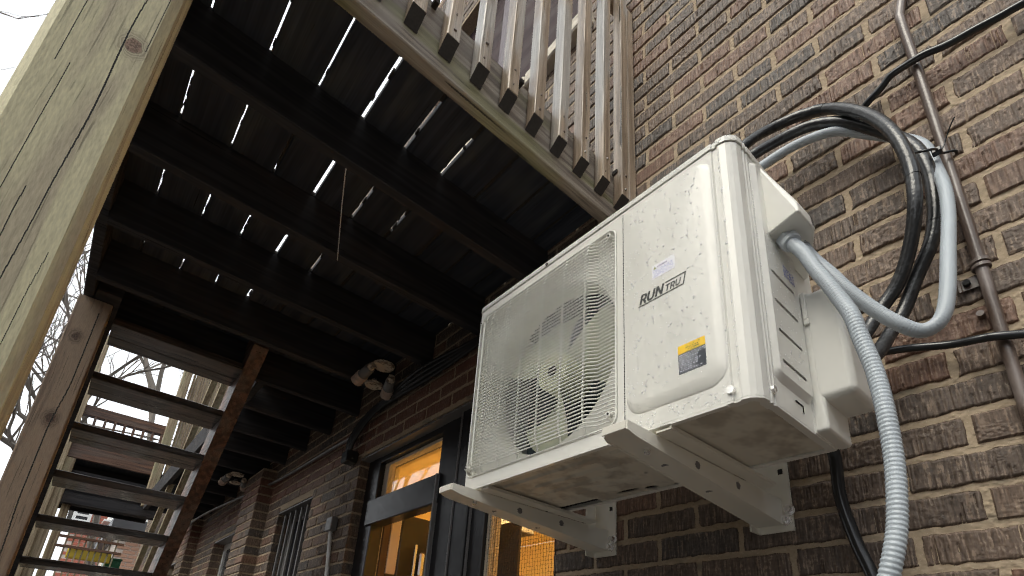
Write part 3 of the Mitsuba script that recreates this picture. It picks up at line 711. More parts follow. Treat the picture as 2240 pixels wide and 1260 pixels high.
add('recess_panel', prism(Polygon(rim_i).difference(Point(FCX, FCZ).buffer(FR, 32)), 1, RY, RY + 0.003), 'unit_paint', parent=fp)
# moulded ring of the fan opening
ang = np.linspace(0, 2 * np.pi, 73)
prof = [(FR + 0.001, RY + 0.0005), (FR - 0.004, RY + 0.008), (FR - 0.007, YFR + 0.04), (FR - 0.006, YFR + 0.075)]
V = np.array([[FCX + r * math.cos(a), y, FCZ + r * math.sin(a)] for r, y in prof for a in ang[:-1]])
F = []
for i in range(len(prof) - 1):
    for j in range(72):
        a, b, c, d = i * 72 + j, i * 72 + (j + 1) % 72, (i + 1) * 72 + (j + 1) % 72, (i + 1) * 72 + j
        F += [[a, b, c], [a, c, d]]
add('fan_shroud', trimesh.Trimesh(V, np.array(F), process=False), 'unit_plastic', True, parent=ac)
add('coil', bx(X0 + 0.01, -0.50, 0.845, 0.87, Z0 + 0.01, Z1 - 0.01), 'coil_fins', parent=ac)
fan = add('fan', cyl((FCX, 0.712, FCZ), (FCX, 0.79, FCZ), 0.046, 0.05, 32), 'fan_hub', 40, parent=ac)
add('hub_cap', cyl((FCX, 0.708, FCZ), (FCX, 0.713, FCZ), 0.012, sides=12), 'black_void', parent=fan)
for b in range(3):
    nr, na = 8, 14
    V, F = [], []
    for i in range(nr + 1):
        r = 0.044 + (0.188 - 0.044) * i / nr
        for j in range(na + 1):
            s = j / na
            a = math.radians(b * 120 + 104 - 20 * (i / nr) ** 1.5 + (62 + 14 * i / nr) * s)
            rr = r * (1 - 0.06 * (1 - s) * (i == nr))
            V.append((FCX + rr * math.cos(a), 0.772 - 0.052 * s + 0.012 * i / nr, FCZ + rr * math.sin(a)))
    for i in range(nr):
        for j in range(na):
            a = i * (na + 1) + j
            F += [[a, a + 1, a + na + 2], [a, a + na + 2, a + na + 1]]
    add('blade', trimesh.Trimesh(np.array(V), np.array(F), process=False), 'fan_plastic', True, parent=fan)
# wire grille
GY = YFR - 0.013
rows = 54
ms = []
for i in range(rows):
    z = GZ0 + 0.012 + (GZ1 - GZ0 - 0.024) * i / (rows - 1)
    e = 0.012 * (1 if i in (0, rows - 1) else 0)
    p = [(GX0 + e, YFR + 0.003, z), (GX0 + 0.008 + e, YFR - 0.001, z), (GX0 + 0.022 + e, YFR - 0.001, z), (GX0 + 0.036, GY, z), (GX0 + 0.05, GY, z), (GX1 - 0.075, GY, z), (GX1 - 0.062, GY + 0.001, z), (GX1 - 0.046, YFR - 0.001, z), (GX1 - 0.008 - e, YFR - 0.001, z), (GX1 - e, YFR + 0.003, z)]
    ms.append(tube(p, 0.00155, 6, False))
for x in (-0.612, -0.675, -0.7405, -0.804, -0.8665, -0.928, -0.957):
    p = [(x, YFR - 0.001, GZ0), (x, YFR - 0.002, GZ0 + 0.012), (x, GY + 0.003, GZ0 + 0.035), (x, GY + 0.003, GZ1 - 0.035), (x, YFR - 0.002, GZ1 - 0.012), (x, YFR - 0.001, GZ1)]
    ms.append(tube(p, 0.0023, 6, False))
gr = rrect(GX0, GX1, GZ0, GZ1, 0.02, 6)
gp = np.array([(x, YFR - 0.002, z) for x, z in gr] + [(gr[0][0], YFR - 0.002, gr[0][1])])
ms.append(tube(gp, 0.0017, 6, False))
tag(add('fan_grille', cat(ms), 'grille_coating', True, parent=ac), 'cream wire grille over the fan', kind='stuff')
for x, z in ((GX0 + 0.008, GZ0 + 0.022), (GX1 - 0.012, GZ0 + 0.022), (GX1 - 0.012, GZ1 - 0.02), (GX0 + 0.012, GZ1 - 0.02)):
    k = add('grille_screw', cyl((x, YFR - 0.010, z), (x, YFR - 0.001, z), 0.0055, sides=14), 'unit_plastic', parent=ac)
    add('recess', cyl((x, YFR - 0.0115, z), (x, YFR - 0.0098, z), 0.0022, sides=8), 'black_void', parent=k)

def loft(o, i, f_o, f_i, cap=True, holes=None):
    n = len(o)
    V = [f_o(*q) for q in o] + [f_i(*q) for q in i]
    F = []
    for a in range(n):
        b = (a + 1) % n
        F += [[a, b, n + b], [a, n + b, n + a]]
    c = np.mean(i, axis=0)
    V.append(f_i(*c))
    if cap: F += [[n + a, n + (a + 1) % n, 2 * n] for a in range(n)]
    return trimesh.Trimesh(np.array(V), np.array(F), process=False)
# pressed front panel
o = rrect(-0.5165, -0.3285, 0.4075, 0.861, 0.034, 10)
mid = rrect(-0.5145, -0.331, 0.411, 0.859, 0.032, 10)
inn = rrect(-0.5105, -0.346, 0.4295, 0.852, 0.024, 10)
m = cat([loft(o, mid, lambda x, z: (x, YFR + 0.0008, z), lambda x, z: (x, YFR - 0.0015, z), False), loft(mid, inn, lambda x, z: (x, YFR - 0.0015, z), lambda x, z: (x, YFR - 0.0095, z))])
add('front_panel', m, 'unit_paint', 22, parent=ac)
add('panel_seam', bx(-0.5215, -0.5200, YFR - 0.0006, YFR + 0.001, Z0 + 0.02, Z1 - 0.005), 'dark_grey_paint', parent=ac)
YP = YFR - 0.0095
# lid
lid = outer.buffer(0.0025, join_style=1)
lid2 = outer.buffer(-0.004)
add('lid', cat([prism(lid, 2, Z1 + 0.0022, Z1 + 0.0135), prism(outer.buffer(0.0005), 2, Z1 + 0.0135, Z1 + 0.0155)]), 'unit_paint', 35, parent=ac)
add('lid_gap_shade', prism(lid2, 2, Z1 - 0.001, Z1 + 0.0025), 'black_void', parent=ac)  # black sheet painting the shade of the gap under the lid
add('lid_screw', cyl((-0.74, YFR - 0.004, Z1 + 0.006), (-0.74, YFR, Z1 + 0.006), 0.004, sides=10), 'black_void', parent=ac)
# screws
for (a, b) in (((-0.328, YFR - 0.004, 0.394), (-0.328, YFR + 0.001, 0.394)), ((X1 + 0.004, 0.707, 0.397), (X1 - 0.001, 0.707, 0.397))):
    add('screw', cyl(a, b, 0.0058, 0.0062, 12), 'steel', parent=ac)
# underside: base pan with pressed ribs and drain holes
pan = outer.buffer(-0.004)
for q in ((-0.7, 0.90, 0.030, 0.0075), (-0.645, 0.912, 0.016, 0.010), (-0.60, 0.83, 0.004, 0.004), (-0.92, 0.72, 0.004, 0.004)):
    h = Polygon([(q[0] + q[2] * math.cos(a), q[1] + q[3] * math.sin(a)) for a in np.linspace(0, 2 * np.pi, 24)[:-1]])
    pan = pan.difference(h)
pan = pan.difference(sbox(-0.595, 0.918, -0.52, 0.95)).difference(sbox(-0.99, 0.90, -0.79, 0.95))
bp = add('base_pan', prism(pan, 2, Z0 + 0.004, Z0 + 0.007), 'unit_underside', parent=ac)
add('pan_hole_shade', prism(outer.buffer(-0.007), 2, Z0 + 0.012, Z0 + 0.014), 'black_void', parent=ac)  # black sheet painting the dark interior behind the drain holes
for (a, b, c, d) in ((-0.90, -0.62, 0.70, 0.725), (-0.84, -0.60, 0.745, 0.765), (-0.86, -0.66, 0.79, 0.805), (-0.80, -0.62, 0.83, 0.85), (-0.59, -0.555, 0.70, 0.88)):
    rr_o, rr_i = rrect(a, b, c, d, 0.008, 4), rrect(a + 0.006, b - 0.006, c + 0.006, d - 0.006, 0.003, 4)
    m = loft(rr_o, rr_i, lambda x, y: (x, y, Z0 + 0.0042), lambda x, y: (x, y, Z0 - 0.0005)); m.invert()
    add('pressed_rib', m, 'unit_underside', 30, parent=bp)
add('front_lip', cat([bx(-0.955, -0.555, YFR - 0.003, YFR + 0.004, Z0 - 0.003, Z0 + 0.001), bx(-0.43, -0.335, YFR - 0.003, YFR + 0.004, Z0 - 0.003, Z0 + 0.001)]), 'unit_paint', parent=ac)
add('bottom_flange', prism(outer.difference(outer.buffer(-0.012)), 2, Z0, Z0 + 0.0035), 'unit_paint', parent=ac)
# right side: pressed panel with slots, label, terminal cover, valve cover
so, si_ = rrect(0.7185, 0.8475, 0.421, 0.862, 0.016, 6), rrect(0.7275, 0.8415, 0.434, 0.857, 0.010, 6)
add('side_panel', loft(so, si_, lambda y, z: (X1 - 0.0002, y, z), lambda y, z: (X1 + 0.0075, y, z), False), 'unit_paint', 30, parent=ac)
cap = Polygon(si_)
for z in (0.458, 0.514, 0.570, 0.627):
    cap = cap.difference(Polygon(rrect(0.738, 0.8235, z - 0.0032, z + 0.0032, 0.003, 3)))
add('side_plate', prism(cap, 0, X1 + 0.0055, X1 + 0.0075), 'unit_paint', parent=ac)
for z in (0.458, 0.514, 0.570, 0.627):
    add('slot_shade', bx(X1 + 0.0003, X1 + 0.0012, 0.735, 0.827, z - 0.006, z + 0.006), 'black_void', parent=ac)  # black strips paint the shade inside the slots
tc = hullspheres([(-0.283, 0.752, 0.858), (-0.283, 0.90, 0.862), (-0.283, 0.752, 0.712), (-0.229, 0.738, 0.712), (-0.227, 0.790, 0.712), (-0.245, 0.83, 0.712), (-0.283, 0.90, 0.712), (-0.232, 0.742, 0.735), (-0.230, 0.786, 0.735)], 0.0045)
k = add('terminal_cover', tc, 'unit_plastic', 40, parent=ac)
add('screw', cyl((-0.247, 0.805, 0.7045), (-0.247, 0.805, 0.7085), 0.0045, sides=12), 'steel', parent=k)
add('cover_rim', bx(X1, X1 + 0.004, 0.7435, 0.7475, 0.70, 0.862), 'unit_plastic', parent=k)
vc = hullspheres([(x, y, z) for x in (-0.27, -0.232) for y in (0.862, 0.940) for z in (0.443, 0.628)], 0.0125, 20)
k = add('valve_cover', vc, 'unit_plastic', 50, parent=ac)
tag(k, 'smooth rounded cream cover over the pipe valves')
add('cover_base', hullspheres([(x, y, z) for x in (-0.283, -0.272) for y in (0.856, 0.944) for z in (0.384, 0.636)], 0.006, 12), 'unit_plastic', 50, parent=k)
add('clip', cat([bx(-0.279, -0.272, 0.8445, 0.8495, 0.585, 0.64, 0.001), bx(-0.279, -0.270, 0.8445, 0.8495, 0.575, 0.585, 0.001)]), 'unit_plastic', parent=k)
add('corner_plate', bx(X1 - 0.001, X1 + 0.002, 0.848, 0.935, Z0 + 0.002, 0.66), 'unit_paint', parent=ac)
add('notch', cat([bx(X1 + 0.0003, X1 + 0.001, 0.785, 0.812, 0.408, 0.411), bx(X1 + 0.0003, X1 + 0.001, 0.8095, 0.812, 0.396, 0.408)]), 'black_void', parent=ac)

# printed marks
def print_on_front(mesh_xy, x, z, shear=0.0):
    v = np.array(mesh_xy.vertices)
    return trimesh.Trimesh(np.stack([x + v[:, 0] + shear * v[:, 1], YP - 0.0004 - v[:, 2] * 0.5, z + v[:, 1]], 1), mesh_xy.faces, process=False)
SH = 0.24
def fit(mesh, w):
    b = mesh.bounds
    mesh = mesh.copy(); mesh.apply_translation([-b[0][0], 0, 0])
    mesh.apply_scale([w / (b[1][0] - b[0][0]), 1, 1])
    return mesh
run = fit(meshkit.text_mesh('RUN', 0.0185, 0.0006, True), 0.0470)
tru = fit(meshkit.text_mesh('TRU', 0.0120, 0.0006, True), 0.0300)
LX, LZ = -0.478, 0.6178
def quad(pts):
    q = [(x, YP - 0.0004, z) for x, z in pts]
    return trimesh.convex.convex_hull(np.array(q + [(x, YP - 0.0008, z) for x, _, z in q]))
lw = 0.0019
bars = [quad([(LX - 0.002, LZ - 0.0048), (LX + 0.0895, LZ - 0.0048), (LX + 0.0895 + SH * lw, LZ - 0.0048 + lw), (LX - 0.002 + SH * lw, LZ - 0.0048 + lw)]),
        quad([(LX + 0.0895 - lw, LZ - 0.0045), (LX + 0.0895, LZ - 0.0045), (LX + 0.0895 + SH * 0.0235, LZ + 0.0190), (LX + 0.0895 + SH * 0.0235 - lw, LZ + 0.0190)]),
        quad([(LX + 0.0545, LZ + 0.0172), (LX + 0.0895 + SH * 0.0235, LZ + 0.0172), (LX + 0.0895 + SH * 0.0235, LZ + 0.0190), (LX + 0.0545, LZ + 0.0190)])]
tag(add('logo', cat([print_on_front(run, LX, LZ, SH), print_on_front(run, LX + 0.0008, LZ, SH), print_on_front(tru, LX + 0.0525, LZ, SH)] + bars), 'ink', parent=ac), 'black slanted lettering RUNTRU in an open frame')
LAB = (-0.4498, -0.4033, 0.6565, 0.686)
def lab_col(p, n, uv):
    x, z = (p.x - LAB[0]) / (LAB[1] - LAB[0]), (p.z - ZC - LAB[2]) / (LAB[3] - LAB[2])
    row = dr.floor(z * 11)
    t = smoothstep(0.42, 0.5, noise(p.x * 1100, row * 7.3)) * dr.select(z * 11 - row > 0.35, 1.0, 0.0) * dr.select((z < 0.68) & (z > 0.08) & (x > 0.06) & (x < 0.94), 1.0, 0.0)
    h = dr.select((z > 0.72) & (z < 0.83) & (x > 0.24) & (x < 0.68), 1.0, 0.0)
    tri = dr.select((z > 0.68) & (z < 0.90) & (dr.abs(x - 0.13) < (0.90 - z) * 0.32), 1.0, 0.0)
    c = mix((0.80, 0.80, 0.84), (0.42, 0.42, 0.66), t)
    c = mix(c, (0.40, 0.37, 0.48), h)
    return mix(c, (0.22, 0.24, 0.08), tri)
scene['lilac_label'] = two(principled(proc(lab_col), 0.35))
tag(add('label', bx(LAB[0], LAB[1], YP - 0.0005, YP + 0.0003, LAB[2], LAB[3]), 'lilac_label', parent=ac), 'small white label with lilac text above the lettering')
WAR = (-0.4068, -0.3565, 0.4450, 0.4985)
def war_col(p, n, uv):
    x, z = (p.x - WAR[0]) / (WAR[1] - WAR[0]), (p.z - ZC - WAR[2]) / (WAR[3] - WAR[2])
    row = dr.floor(z * 15)
    on = dr.select(z * 15 - row > 0.42, 1.0, 0.0)
    ln = 0.62 + 0.36 * cell_rand(row, 3, 5)
    t = smoothstep(0.36, 0.46, noise(p.x * 1300, row * 5.7)) * on * dr.select((x > 0.05) & (x < ln) & (z < 0.66) & (z > 0.06), 1.0, 0.0)
    c = mix((0.035, 0.04, 0.05), (0.62, 0.62, 0.70), t)
    y = mix((0.86, 0.56, 0.03), (0.10, 0.09, 0.04), smoothstep(0.5, 0.58, noise(p.x * 900, row * 3.1)) * on * dr.select((x > 0.3) & (x < 0.8) & (z > 0.72) & (z < 0.97), 1.0, 0.0))
    c = dr.select(z > 0.70, y, c)
    edge = dr.select((x < 0.02) | (x > 0.975) | (z < 0.015) | (z > 0.985), 1.0, 0.0)
    return mix(c, (0.75, 0.74, 0.70), edge)
scene['warning_print'] = two(principled(proc(war_col), 0.3))
tag(add('label', bx(WAR[0], WAR[1], YP - 0.0005, YP + 0.0003, WAR[2], WAR[3]), 'warning_print', parent=ac), 'yellow and black warning label at the lower corner of the front')
def blu_col(p, n, uv):
    row = dr.floor((p.z - ZC) * 420)
    return mix((0.60, 0.59, 0.56), (0.13, 0.17, 0.50), dr.select((p.z - ZC) * 420 - row > 0.4, 1.0, 0.0) * smoothstep(0.3, 0.4, noise(p.y * 900, row * 3.3)))
scene['blue_print'] = two(principled(proc(blu_col), 0.35))
tag(add('label', bx(X1 + 0.0078, X1 + 0.0082, 0.788, 0.828, 0.645, 0.668), 'blue_print', parent=ac), 'blue printed text on the side of the unit')

# rain drops on the casing
def dome(c, n, r, h):
    n = np.array(n, float); a = np.cross(n, [0.2, 0.1, 1.0]); a /= np.linalg.norm(a); b = np.cross(n, a)
    S = 12
    V = []
    for rr, hh in ((1.0, -0.06), (0.86, 0.55), (0.5, 0.9)):
        for s in range(S):
            t = 2 * math.pi * s / S
            V.append(np.array(c) + r * rr * (math.cos(t) * a + math.sin(t) * b * 1.12) + n * h * hh)
    V.append(np.array(c) + n * h)
    V.append(np.array(c) - n * h * 0.06)
    F = []
    for k in range(2):
        for s in range(S):
            q, w = k * S + s, k * S + (s + 1) % S
            F += [[q, w, w + S], [q, w + S, q + S]]
    for s in range(S):
        F += [[2 * S + s, 2 * S + (s + 1) % S, 3 * S], [(s + 1) % S, s, 3 * S + 1]]
    return np.array(V), np.array(F)
VV, FF, at = [], [], 0
def drop(c, n, r):
    global at
    for q in (LAB, WAR):
        if q[0] - 0.002 < c[0] < q[1] + 0.002 and q[2] - 0.002 < c[2] < q[3] + 0.002: return
    if -0.484 < c[0] < -0.378 and 0.611 < c[2] < 0.64: return
    v, f = dome(c, n, r, r * RND.uniform(0.5, 0.7))
    VV.append(v); FF.append(f + at); at += len(v)
for _ in range(620):
    x, z = RND.uniform(-0.508, -0.350), RND.uniform(0.435, 0.85)
    if RND.random() > (0.35 + 0.65 * meshkit.noise(np.array([[x * 14, z * 11, 0.0]]))[0]) : continue
    drop((x, YP, z), (0, -1, 0), RND.choice((0.0008, 0.0010, 0.0012, 0.0015, 0.0019)))
for _ in range(260):
    x, z = RND.uniform(-0.3130, -0.3285), RND.uniform(0.40, 0.865)
    if x > -0.3155 or x < -0.3275: drop((x, YFR, z), (0, -1, 0), RND.uniform(0.0008, 0.0017))
for _ in range(90):
    x, z = RND.uniform(-0.51, -0.335), RND.uniform(0.380, 0.406)
    drop((x, YFR, z), (0, -1, 0), RND.uniform(0.0008, 0.0017))
for _ in range(110):
    y, z = RND.uniform(0.716, 0.725), RND.uniform(0.40, 0.86)
    drop((X1, y, z), (1, 0, 0), RND.uniform(0.0008, 0.0016))
for _ in range(110):
    y, z = RND.uniform(0.73, 0.84), RND.uniform(0.44, 0.72)
    drop((X1 + 0.0075, y, z), (1, 0, 0), RND.uniform(0.0007, 0.0014))
for _ in range(240):
    x = RND.uniform(-0.99, -0.30)
    drop((x, YFR - 0.0025, Z1 + RND.uniform(0.004, 0.012)), (0, -1, 0), RND.uniform(0.0008, 0.0015))
tag(add('water_drops', trimesh.Trimesh(np.vstack(VV), np.vstack(FF), process=False), 'water', True, parent=ac), 'rain drops beading on the painted casing', kind='stuff')

# ------------------------------------------------------------------ brackets
def bracket(xr, label):
    t = thing('wall_bracket', label, 'bracket', 'brackets carrying the heat pump')
    web = Polygon([(0.596, 0.350), (0.596, 0.3655), (1.112, 0.3655), (1.112, 0.311), (0.62, 0.345)])
    arm = add('arm', prism(web, 0, xr - 0.003, xr), 'bracket_paint', parent=t)
    tip = Polygon([(xr - 0.056, 0.612), (xr - 0.052, 0.602), (xr - 0.044, 0.596), (xr - 0.003, 0.596), (xr - 0.003, 1.112), (xr - 0.056, 1.112)])
    v = prism(tip, 2, 0.0, 0.003)
    w = np.array(v.vertices); w[:, 2] += 0.350 - 0.0772 * (w[:, 1] - 0.61)
    add('flange', trimesh.Trimesh(w, v.faces, process=False), 'bracket_paint', parent=arm)
    add('flange', prism(Polygon([(0.612, 0.3485), (0.612, 0.363), (1.112, 0.3655), (1.112, 0.311)]), 0, xr - 0.056, xr - 0.053), 'bracket_paint', parent=arm)
    add('tip', bx(xr - 0.05, xr - 0.003, 0.594, 0.597, 0.351, 0.3655, 0.0008), 'bracket_paint', parent=arm)
    add('foot_rail', cat([bx(xr + 0.001, xr + 0.030, 0.668, 1.03, 0.3665, 0.3695), bx(xr + 0.027, xr + 0.030, 0.668, 1.03, 0.3695, 0.3738)]), 'bracket_paint', parent=arm)
    for y in (0.79, 0.93):
        add('hole', cyl((xr - 0.001, y, 0.348), (xr + 0.0006, y, 0.348), 0.0075, sides=16), 'grey_metal', parent=arm)
        add('hole', cyl((xr - 0.032, y - 0.05, 0.3505 - 0.0772 * (y - 0.66) - 0.0006), (xr - 0.032, y - 0.05, 0.3505 - 0.0772 * (y - 0.66) + 0.001), 0.007, sides=16), 'grey_metal', parent=arm)
    add('bolt', cyl((xr - 0.02, 0.672, 0.338), (xr - 0.02, 0.672, 0.352), 0.005, sides=8), 'steel', parent=arm)
    pl = add('wall_plate', cat([bx(xr - 0.06, xr + 0.016, 1.123, 1.1275, 0.299, 0.72), bx(xr - 0.06, xr - 0.056, 1.085, 1.123, 0.299, 0.72)]), 'bracket_paint', parent=t)
    add('slot', bx(xr - 0.004, xr + 0.006, 1.1222, 1.1232, 0.425, 0.437), 'black_void', parent=pl)
    for (dx, z) in ((0.012, 0.342), (0.001, 0.322)):
        b = add('bolt', cyl((xr + dx, 1.106, z), (xr + dx, 1.123, z), 0.0075, sides=6), 'steel', parent=pl)
        add('washer', cyl((xr + dx, 1.1195, z), (xr + dx, 1.1228, z), 0.0115, sides=16), 'steel', parent=b)
    return t
bracket(-0.462, 'cream steel bracket under the right end of the heat pump')
bracket(-0.932, 'cream steel bracket under the left end of the heat pump')

# ------------------------------------------------------------------ pipes and cables on the wall
A = [(-0.50, 0.96, 1.14), (-0.429, 0.98, 1.212), (-0.395, 1.0, 1.251), (-0.365, 1.03, 1.287), (-0.332, 1.05, 1.302), (-0.289, 1.06, 1.299), (-0.24, 1.06, 1.27), (-0.203, 1.05, 1.226), (-0.155, 1.03, 1.138), (-0.124, 1.01, 1.045), (-0.11, 1.0, 0.962), (-0.108, 1.0, 0.896), (-0.114, 1.0, 0.845),
     (-0.125, 1.01, 0.805), (-0.151, 1.03, 0.75), (-0.178, 1.04, 0.708), (-0.197, 1.04, 0.687), (-0.222, 1.03, 0.648), (-0.240, 1.01, 0.61), (-0.262, 0.97, 0.57)]
B = [(-0.50, 0.96, 1.10), (-0.409, 0.98, 1.175), (-0.371, 1.0, 1.201), (-0.331, 1.03, 1.23), (-0.28, 1.05, 1.239), (-0.233, 1.06, 1.22), (-0.19, 1.07, 1.185), (-0.152, 1.075, 1.133), (-0.117, 1.08, 1.076), (-0.1, 1.075, 1.031), (-0.093, 1.07, 0.989), (-0.089, 1.06, 0.935), (-0.091, 1.05, 0.879),
     (-0.096, 1.05, 0.834), (-0.105, 1.05, 0.801), (-0.117, 1.05, 0.77), (-0.133, 1.055, 0.746), (-0.155, 1.06, 0.71), (-0.177, 1.06, 0.667), (-0.201, 1.04, 0.618), (-0.215, 1.01, 0.576), (-0.245, 0.97, 0.525)]
k = thing('insulated_pipe', 'outermost of the two thick black insulated pipes looping above the unit', 'pipe')
add('sleeve', wobble(tube(spline(A, 120), 0.0125, 16), 0.0006, 18, 5), 'foam_sleeve', True, parent=k)
k = thing('insulated_pipe', 'inner thick black insulated pipe curving round beside the grey conduit', 'pipe')
add('sleeve', wobble(tube(spline(B, 120), 0.0128, 16), 0.0006, 18, 6), 'foam_sleeve', True, parent=k)

for nm, P, ts in (('insulated_pipe', A, (0.30, 0.62)), ('insulated_pipe_001', B, (0.36, 0.66))):
    q = spline(P, 400)
    for t_ in ts:
        i = int(t_ * 400)
        add('tape_wrap', tube(q[i - 5:i + 6], 0.0134 if nm == 'insulated_pipe' else 0.0137, 16), 'cable_jacket', 40, parent=nm)
def corrugated(pts, r, pitch, depth):
    p = spline(pts, 400)
    L = np.r_[0, np.cumsum(np.linalg.norm(np.diff(p, axis=0), axis=1))]
    n = int(L[-1] / pitch * 4)
    s = np.linspace(0, L[-1], n)
    q = np.stack([np.interp(s, L, p[:, c]) for c in range(3)], 1)
    return tube(q, r - depth * (0.5 - 0.5 * np.cos(2 * np.pi * s / pitch)) ** 1.5, 16)
CA = [(-0.262, 0.777, 0.7075), (-0.258, 0.775, 0.695), (-0.239, 0.765, 0.655), (-0.223, 0.755, 0.608), (-0.204, 0.745, 0.557), (-0.192, 0.74, 0.522), (-0.179, 0.73, 0.481), (-0.173, 0.725, 0.444), (-0.166, 0.72, 0.405), (-0.161, 0.715, 0.368), (-0.157, 0.705, 0.318), (-0.156, 0.7, 0.28), (-0.156, 0.695, 0.248),
      (-0.158, 0.685, 0.203), (-0.161, 0.68, 0.174), (-0.165, 0.675, 0.151), (-0.175, 0.67, 0.116), (-0.192, 0.67, 0.073), (-0.22, 0.67, 0.02), (-0.24, 0.68, -0.05), (-0.24, 0.75, -0.2), (-0.22, 0.95, -0.4), (-0.2, 1.09, -0.6)]
CB = [(-0.50, 0.95, 1.05), (-0.402, 0.98, 1.122), (-0.364, 1.0, 1.151), (-0.316, 1.03, 1.185), (-0.267, 1.05, 1.195), (-0.223, 1.07, 1.192), (-0.196, 1.085, 1.177), (-0.158, 1.1, 1.145), (-0.111, 1.105, 1.093), (-0.089, 1.10, 1.051), (-0.082, 1.095, 1.012), (-0.078, 1.075, 0.957), (-0.073, 1.04, 0.895), (-0.071, 1.01, 0.833),
      (-0.074, 0.97, 0.75), (-0.08, 0.92, 0.66), (-0.085, 0.89, 0.597), (-0.091, 0.87, 0.546), (-0.1, 0.86, 0.511), (-0.111, 0.855, 0.496), (-0.125, 0.85, 0.492), (-0.141, 0.84, 0.501), (-0.165, 0.83, 0.53), (-0.189, 0.82, 0.568), (-0.201, 0.815, 0.59), (-0.215, 0.812, 0.621), (-0.235, 0.812, 0.662), (-0.252, 0.815, 0.708)]
k = thing('flexible_conduit', 'grey ribbed flexible conduit hanging in front of the wall from the terminal cover', 'conduit')
add('sleeve', corrugated(CA, 0.0110, 0.0060, 0.0012), 'grey_plastic', True, parent=k)
d = np.array([0.019, -0.010, -0.04]); d /= np.linalg.norm(d); a = np.array([-0.264, 0.778, 0.708])
add('fitting', tube([a, a + d * 0.016], 0.0175, 6), 'grey_nut', parent=k)
add('fitting_collar', tube([a + d * 0.016, a + d * 0.024], [0.0165, 0.0145], 24), 'grey_nut', 30, parent=k)
k = thing('flexible_conduit', 'grey ribbed flexible conduit making a wide loop with a tight lower bend', 'conduit')
add('sleeve', corrugated(CB, 0.0108, 0.0040, 0.0005), 'grey_plastic', True, parent=k)

k = thing('black_cable', 'glossy black cable rising to the upper right corner across the wall pipe', 'cable')
add('jacket', tube(spline([(0.40, 1.112, 1.30), (0.143, 1.105, 1.246), (0.104, 1.1, 1.254), (0.072, 1.1, 1.258), (0.031, 1.1, 1.266), (-0.015, 1.097, 1.27), (-0.05, 1.093, 1.278), (-0.087, 1.097, 1.285), (-0.113, 1.1, 1.286), (-0.131, 1.105, 1.277), (-0.160, 1.112, 1.269), (-0.185, 1.125, 1.262), (-0.195, 1.15, 1.26)], 80), 0.0078, 12), 'cable_jacket', True, parent=k)
k = thing('black_cable', 'glossy black cable running right from behind the grey conduit near the pipe foot', 'cable')
add('jacket', tube(spline([(-0.27, 1.0, 0.55), (-0.239, 1.03, 0.579), (-0.226, 1.06, 0.597), (-0.202, 1.085, 0.606), (-0.166, 1.10, 0.603), (-0.121, 1.1, 0.589), (-0.078, 1.092, 0.578), (-0.034, 1.1, 0.568), (0.03, 1.11, 0.555), (0.2, 1.115, 0.55)], 60), 0.0074, 12), 'cable_jacket', True, parent=k)
k = thing('wall_conduit', 'rusty brown steel conduit running up the brick wall at the right', 'conduit')
add('pipe', tube(np.vstack([spline([(0.03, 1.122, 1.95), (-0.03, 1.12, 1.60), (-0.056, 1.117, 1.515), (-0.070, 1.113, 1.456)], 14), [(-0.0695, 1.1135, 1.40), (-0.066, 1.114, 1.268), (-0.063, 1.114, 1.025), (-0.060, 1.114, 0.736), (-0.058, 1.114, 0.455), (-0.05, 1.114, -0.9)]]), 0.0098, 16), 'brown_metal', True, parent=k)
for z in (0.728, 0.739):
    add('collar', cyl((-0.060, 1.114, z), (-0.060, 1.114, z + 0.0065), 0.0145, sides=20), 'brown_metal', parent=k)
add('strap', cat([bx(-0.098, -0.070, 1.1225, 1.1245, 0.700, 0.724, 0.0006), bx(-0.100, -0.094, 1.118, 1.123, 0.697, 0.727, 0.001)]), 'brown_metal', parent=k)
add('strap_screw', cyl((-0.086, 1.114, 0.713), (-0.086, 1.123, 0.713), 0.006, sides=8), 'black_void', parent=k)
add('wall_plug', cyl((-0.079, 1.112, 0.640), (-0.079, 1.128, 0.640), 0.006, sides=10), 'brown_metal', parent=k)
k = thing('drain_hose', 'flat dark brown drain hose down the wall below the valve cover', 'hose')
add('jacket', tube(spline([(-0.31, 0.92, 0.46), (-0.325, 1.02, 0.447), (-0.338, 1.08, 0.435), (-0.34, 1.09, 0.405), (-0.345, 1.1, 0.357), (-0.34, 1.108, 0.297), (-0.328, 1.11, 0.237), (-0.32, 1.11, 0.209), (-0.309, 1.11, 0.16), (-0.28, 1.11, 0.05), (-0.26, 1.11, -0.5)], 60), 0.0115, 12), 'cable_jacket', True, parent=k)
k = thing('cable_tie', 'black cable tie with a loose tail holding the loops to the wall conduit', 'cable tie')
add('strap', cat([tube(spline([(-0.10, 1.035, 0.985), (-0.078, 1.03, 0.968), (-0.068, 1.06, 0.985), (-0.062, 1.092, 1.0), (-0.050, 1.098, 1.0), (-0.047, 1.112, 1.0)], 24), 0.0026, 6), tube(spline([(-0.068, 1.07, 0.990), (-0.059, 1.085, 1.013), (-0.047, 1.08, 1.035), (-0.032, 1.07, 1.050)], 16), 0.0014, 6)]), 'cable_jacket', True, parent=k)
add('head', bx(-0.078, -0.062, 1.052, 1.066, 0.976, 0.988, 0.002), 'cable_jacket', parent=k)
k = thing('wall_box', 'pale grey electrical box low on the wall below the heat pump', 'electrical box')
add('body', bx(-0.90, -0.70, 1.06, 1.1275, -0.05, 0.188, 0.01), 'grey_plastic', parent=k)
add('lid', bx(-0.895, -0.705, 1.052, 1.0595, -0.045, 0.183, 0.003), 'grey_plastic', parent=k)

